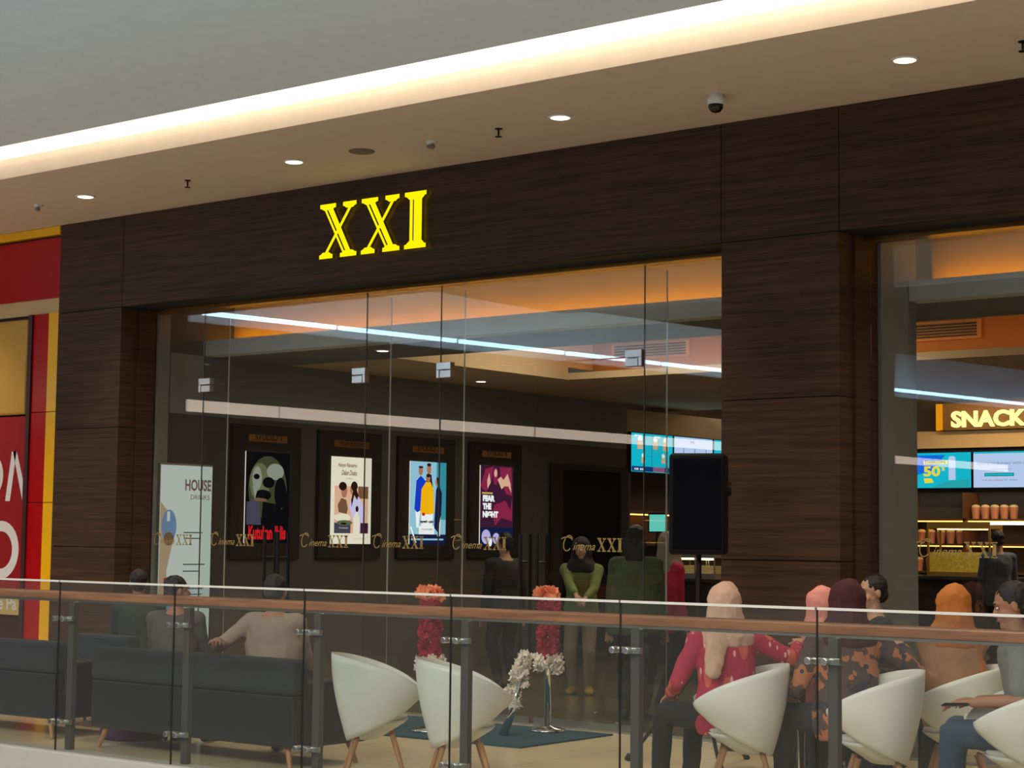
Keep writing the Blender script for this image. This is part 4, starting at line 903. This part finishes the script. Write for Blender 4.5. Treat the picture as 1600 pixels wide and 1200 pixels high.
person('person in red batik blouse and beige headscarf seated in a white tub chair', (CH['C'][0]-.12, CH['C'][1]+.02), aw(38), twist=-.55, lean=(.0, .05), hyaw=-.25, top=batik, bot=blk, cover='scarf', cmat=mat('beige_headscarf', (204, 164, 138), .85),
       hands=(None, at(1246, 1008, 11.55)), tail=(-.12, -.17, .27), feet=None, poles=((0, -.6, -.7), (0, -.8, -.6)), fat=1.08)
p5 = gp(1276, 12.5)
person('person in pink headscarf half hidden behind the one in maroon', p5, aw(-60), top=mat('dusty_pink_top', (150, 84, 84), .85), bot=blk, cover='scarf', cmat=mat('pink_headscarf', (232, 150, 136), .85), s=.94, lean=(0, .06))
flor = pattern('brown_floral_cloth', (84, 66, 60), [((176, 108, 72), 7, .44), ((52, 50, 66), 9, .40)], mode='noise')
person('person in maroon headscarf and brown patterned blouse, seated, seen from behind', (CH['D'][0]-.25, CH['D'][1]+.14), aw(28), twist=-.35, top=flor, bot=blk2, cover='scarf', cmat=mat('maroon_headscarf', (70, 24, 30), .85), s=1.04, fat=1.12,
       hands=(None, at(1408, 1010, 11.3)))
p7 = gp(1374, 13.0)
person('person with short black hair and dark jacket with blue lanyard, face turned left', p7, aw(95), hyaw=.25, hpitch=.10, top=mat('dark_teal_jacket', (40, 48, 56), .8), bot=blk, s=1.05)
person('person in mustard headscarf and tan top seated, seen from behind', (CH['E'][0]-.06, CH['E'][1]+.10), aw(22), twist=-.2, top=mat('tan_top', (172, 124, 88), .85), bot=blk2, cover='scarf', cmat=mat('mustard_headscarf', (190, 112, 44), .85), s=1.0, fat=1.12, tail=(.17, -.05, .15),
       hands=(at(1425, 1040, 11.2), None))
p9 = (CH['F'][0]+.03, CH['F'][1]+.14)
person('person in grey t-shirt and blue jeans at the right edge, looking down at a phone', p9, aw(72), hyaw=.15, hpitch=.30, lean=(0, .10), top=mat('grey_tshirt', (120, 122, 116), .85), bot=jean, s=1.07, sleeve=.5, fat=1.1, skin=1,
       hands=(at(1520, 1098, 10.0), at(1530, 1094, 10.25)), feet=None)
def phone(p, lab, d=(1, 0, 0), n=(0, 0, 1)):
    t = thing('phone', lab, 'phone', p); d = Vector(d).normalized(); n = Vector(n).normalized(); v = n.cross(d)
    MB().obox(p, d, v, n, .15, .075, .009).build('case', BLACK, t, bevel=.003); MB().obox(Vector(p)+n*.0055, d, v, n, .14, .068, .001).build('display', mat('phone_glass', (60, 62, 70), .1), t)
phone(at(1494, 1101, 10.02), 'dark phone held by the person in grey t-shirt', RT, UP*.95+fwd*.3)
# inside the lobby
person('person in green blouse and khaki trousers standing inside the lobby', gp(908, 18.8), aw(170), seated=False, s=.95, hyaw=.1, top=mat('green_blouse', (112, 128, 70), .85), bot=mat('khaki_trousers', (150, 132, 100), .85), cover='scarf', cmat=mat('black_headscarf', (34, 30, 28), .85), vox=.009,
       hands=(at(915, 935, 18.4), at(900, 930, 18.4)), shoe=mat('yellow_shoe', (190, 160, 60), .6))
person('broad person in dark green shirt standing inside with back turned', gp(992, 16.2), aw(-15), seated=False, s=1.02, fat=1.45, top=mat('dark_green_cloth', (76, 86, 56), .85), bot=blk, cover='long', vox=.009)
person('person in bright pink top and grey headscarf standing inside beside the speaker', gp(1042, 17.2), aw(-70), seated=False, s=.98, top=mat('hot_pink_top', (214, 26, 70), .8), bot=blk, cover='scarf', cmat=mat('grey_headscarf', (158, 140, 124), .85), vox=.009)
person('person in black standing inside before the dark purple poster', gp(790, 19.3), aw(30), seated=False, s=.98, top=blk2, bot=blk, vox=.009)
person('dark haired person standing at the snack counter in the right bay', gp(1562, 24.0), aw(10), seated=False, s=1.05, top=mat('grey_blue_shirt', (86, 98, 116), .85), bot=blk, vox=.011)
# seats under the people beyond the tables
def stool(p, lab, h=.43):
    t = thing('stool', lab, 'stool', (p[0], p[1], 0)); MB().lathe((p[0], p[1], h), [(.18, -.03), (.19, -.01), (.185, .0), (.01, .005)], 24).build('seat', dk, t)
    for a in range(4):
        d = Vector((math.cos(a*1.57+.78), math.sin(a*1.57+.78), 0)); MB().tube(Vector((p[0], p[1], h-.03))+d*.12, Vector((p[0], p[1], 0))+d*.18, .013).build('leg', BLACKM, t)
stool(p5, 'dark stool under the person in pink headscarf'); stool(p7, 'dark stool under the person in the dark jacket')


# till monitor and lit case on the wing counter of the snack bar
q = at(1027, 817, 24.0); c2 = at(1100, 872, 22.0)
t = thing('wing_counter', 'dark counter of the snack bar wing behind the loudspeaker', 'counter', (q.x, q.y, 0))
MB().box(-14.2, -11.2, q.y-.35, q.y+.35, 0, 1.06).build('body', BROWNF, t); MB().box(-14.25, -11.15, q.y-.4, q.y+.4, 1.061, 1.10).build('counter_top', mat('dark_counter_top', (50, 50, 50), .2), t)
t = thing('till_monitor', 'small glowing teal till monitor on the snack bar wing', 'monitor', (q.x, q.y, 1.101))
MB().obox(q, RT, (0, 0, 1), fwd, .24, .26, .03).build('case', BLACK, t, bevel=.01)
MB().obox(q-fwd*.017, RT, (0, 0, 1), fwd, .21, .22, .002).build('display', emit('till_teal', (110, 215, 200), 1), t)
MB().tube(q-Vector((0, 0, .13)), (q.x, q.y, 1.101), .02).lathe((q.x, q.y, 1.101), [(.09, 0), (.09, .01), (.02, .015)], 16).build('stand', BLACKM, t)
for px, nm, col in ((1082, 'left', (255, 220, 150)), (1112, 'right', (255, 236, 190))):
    p = atY(px, 872, q.y); t = thing('warming_case', 'small lit warming case on the wing counter, %s one' % nm, 'display case', (p.x, p.y, 1.101))
    MB().box(p.x-.14, p.x+.14, q.y-.15, q.y+.15, 1.101, 1.16).box(p.x-.14, p.x+.14, q.y-.15, q.y+.15, 1.36, 1.40).build('case', STEEL, t)
    MB().box(p.x-.12, p.x+.12, q.y-.10, q.y+.12, 1.161, 1.26).build('snacks', mat('snack_cream', (236, 210, 150), .8, bump=.8, bscale=30), t)
    MB().box(p.x-.11, p.x+.11, q.y-.12, q.y-.09, 1.335, 1.359).build('lamp', emit('case_lamp_'+nm, col, 5), t)
    b = MB()
    for dx in (-.135, .12):
        for dy in (-.145, .13): b.box(p.x+dx, p.x+dx+.015, q.y+dy, q.y+dy+.015, 1.16, 1.36)
    b.build('frame', STEEL, t)
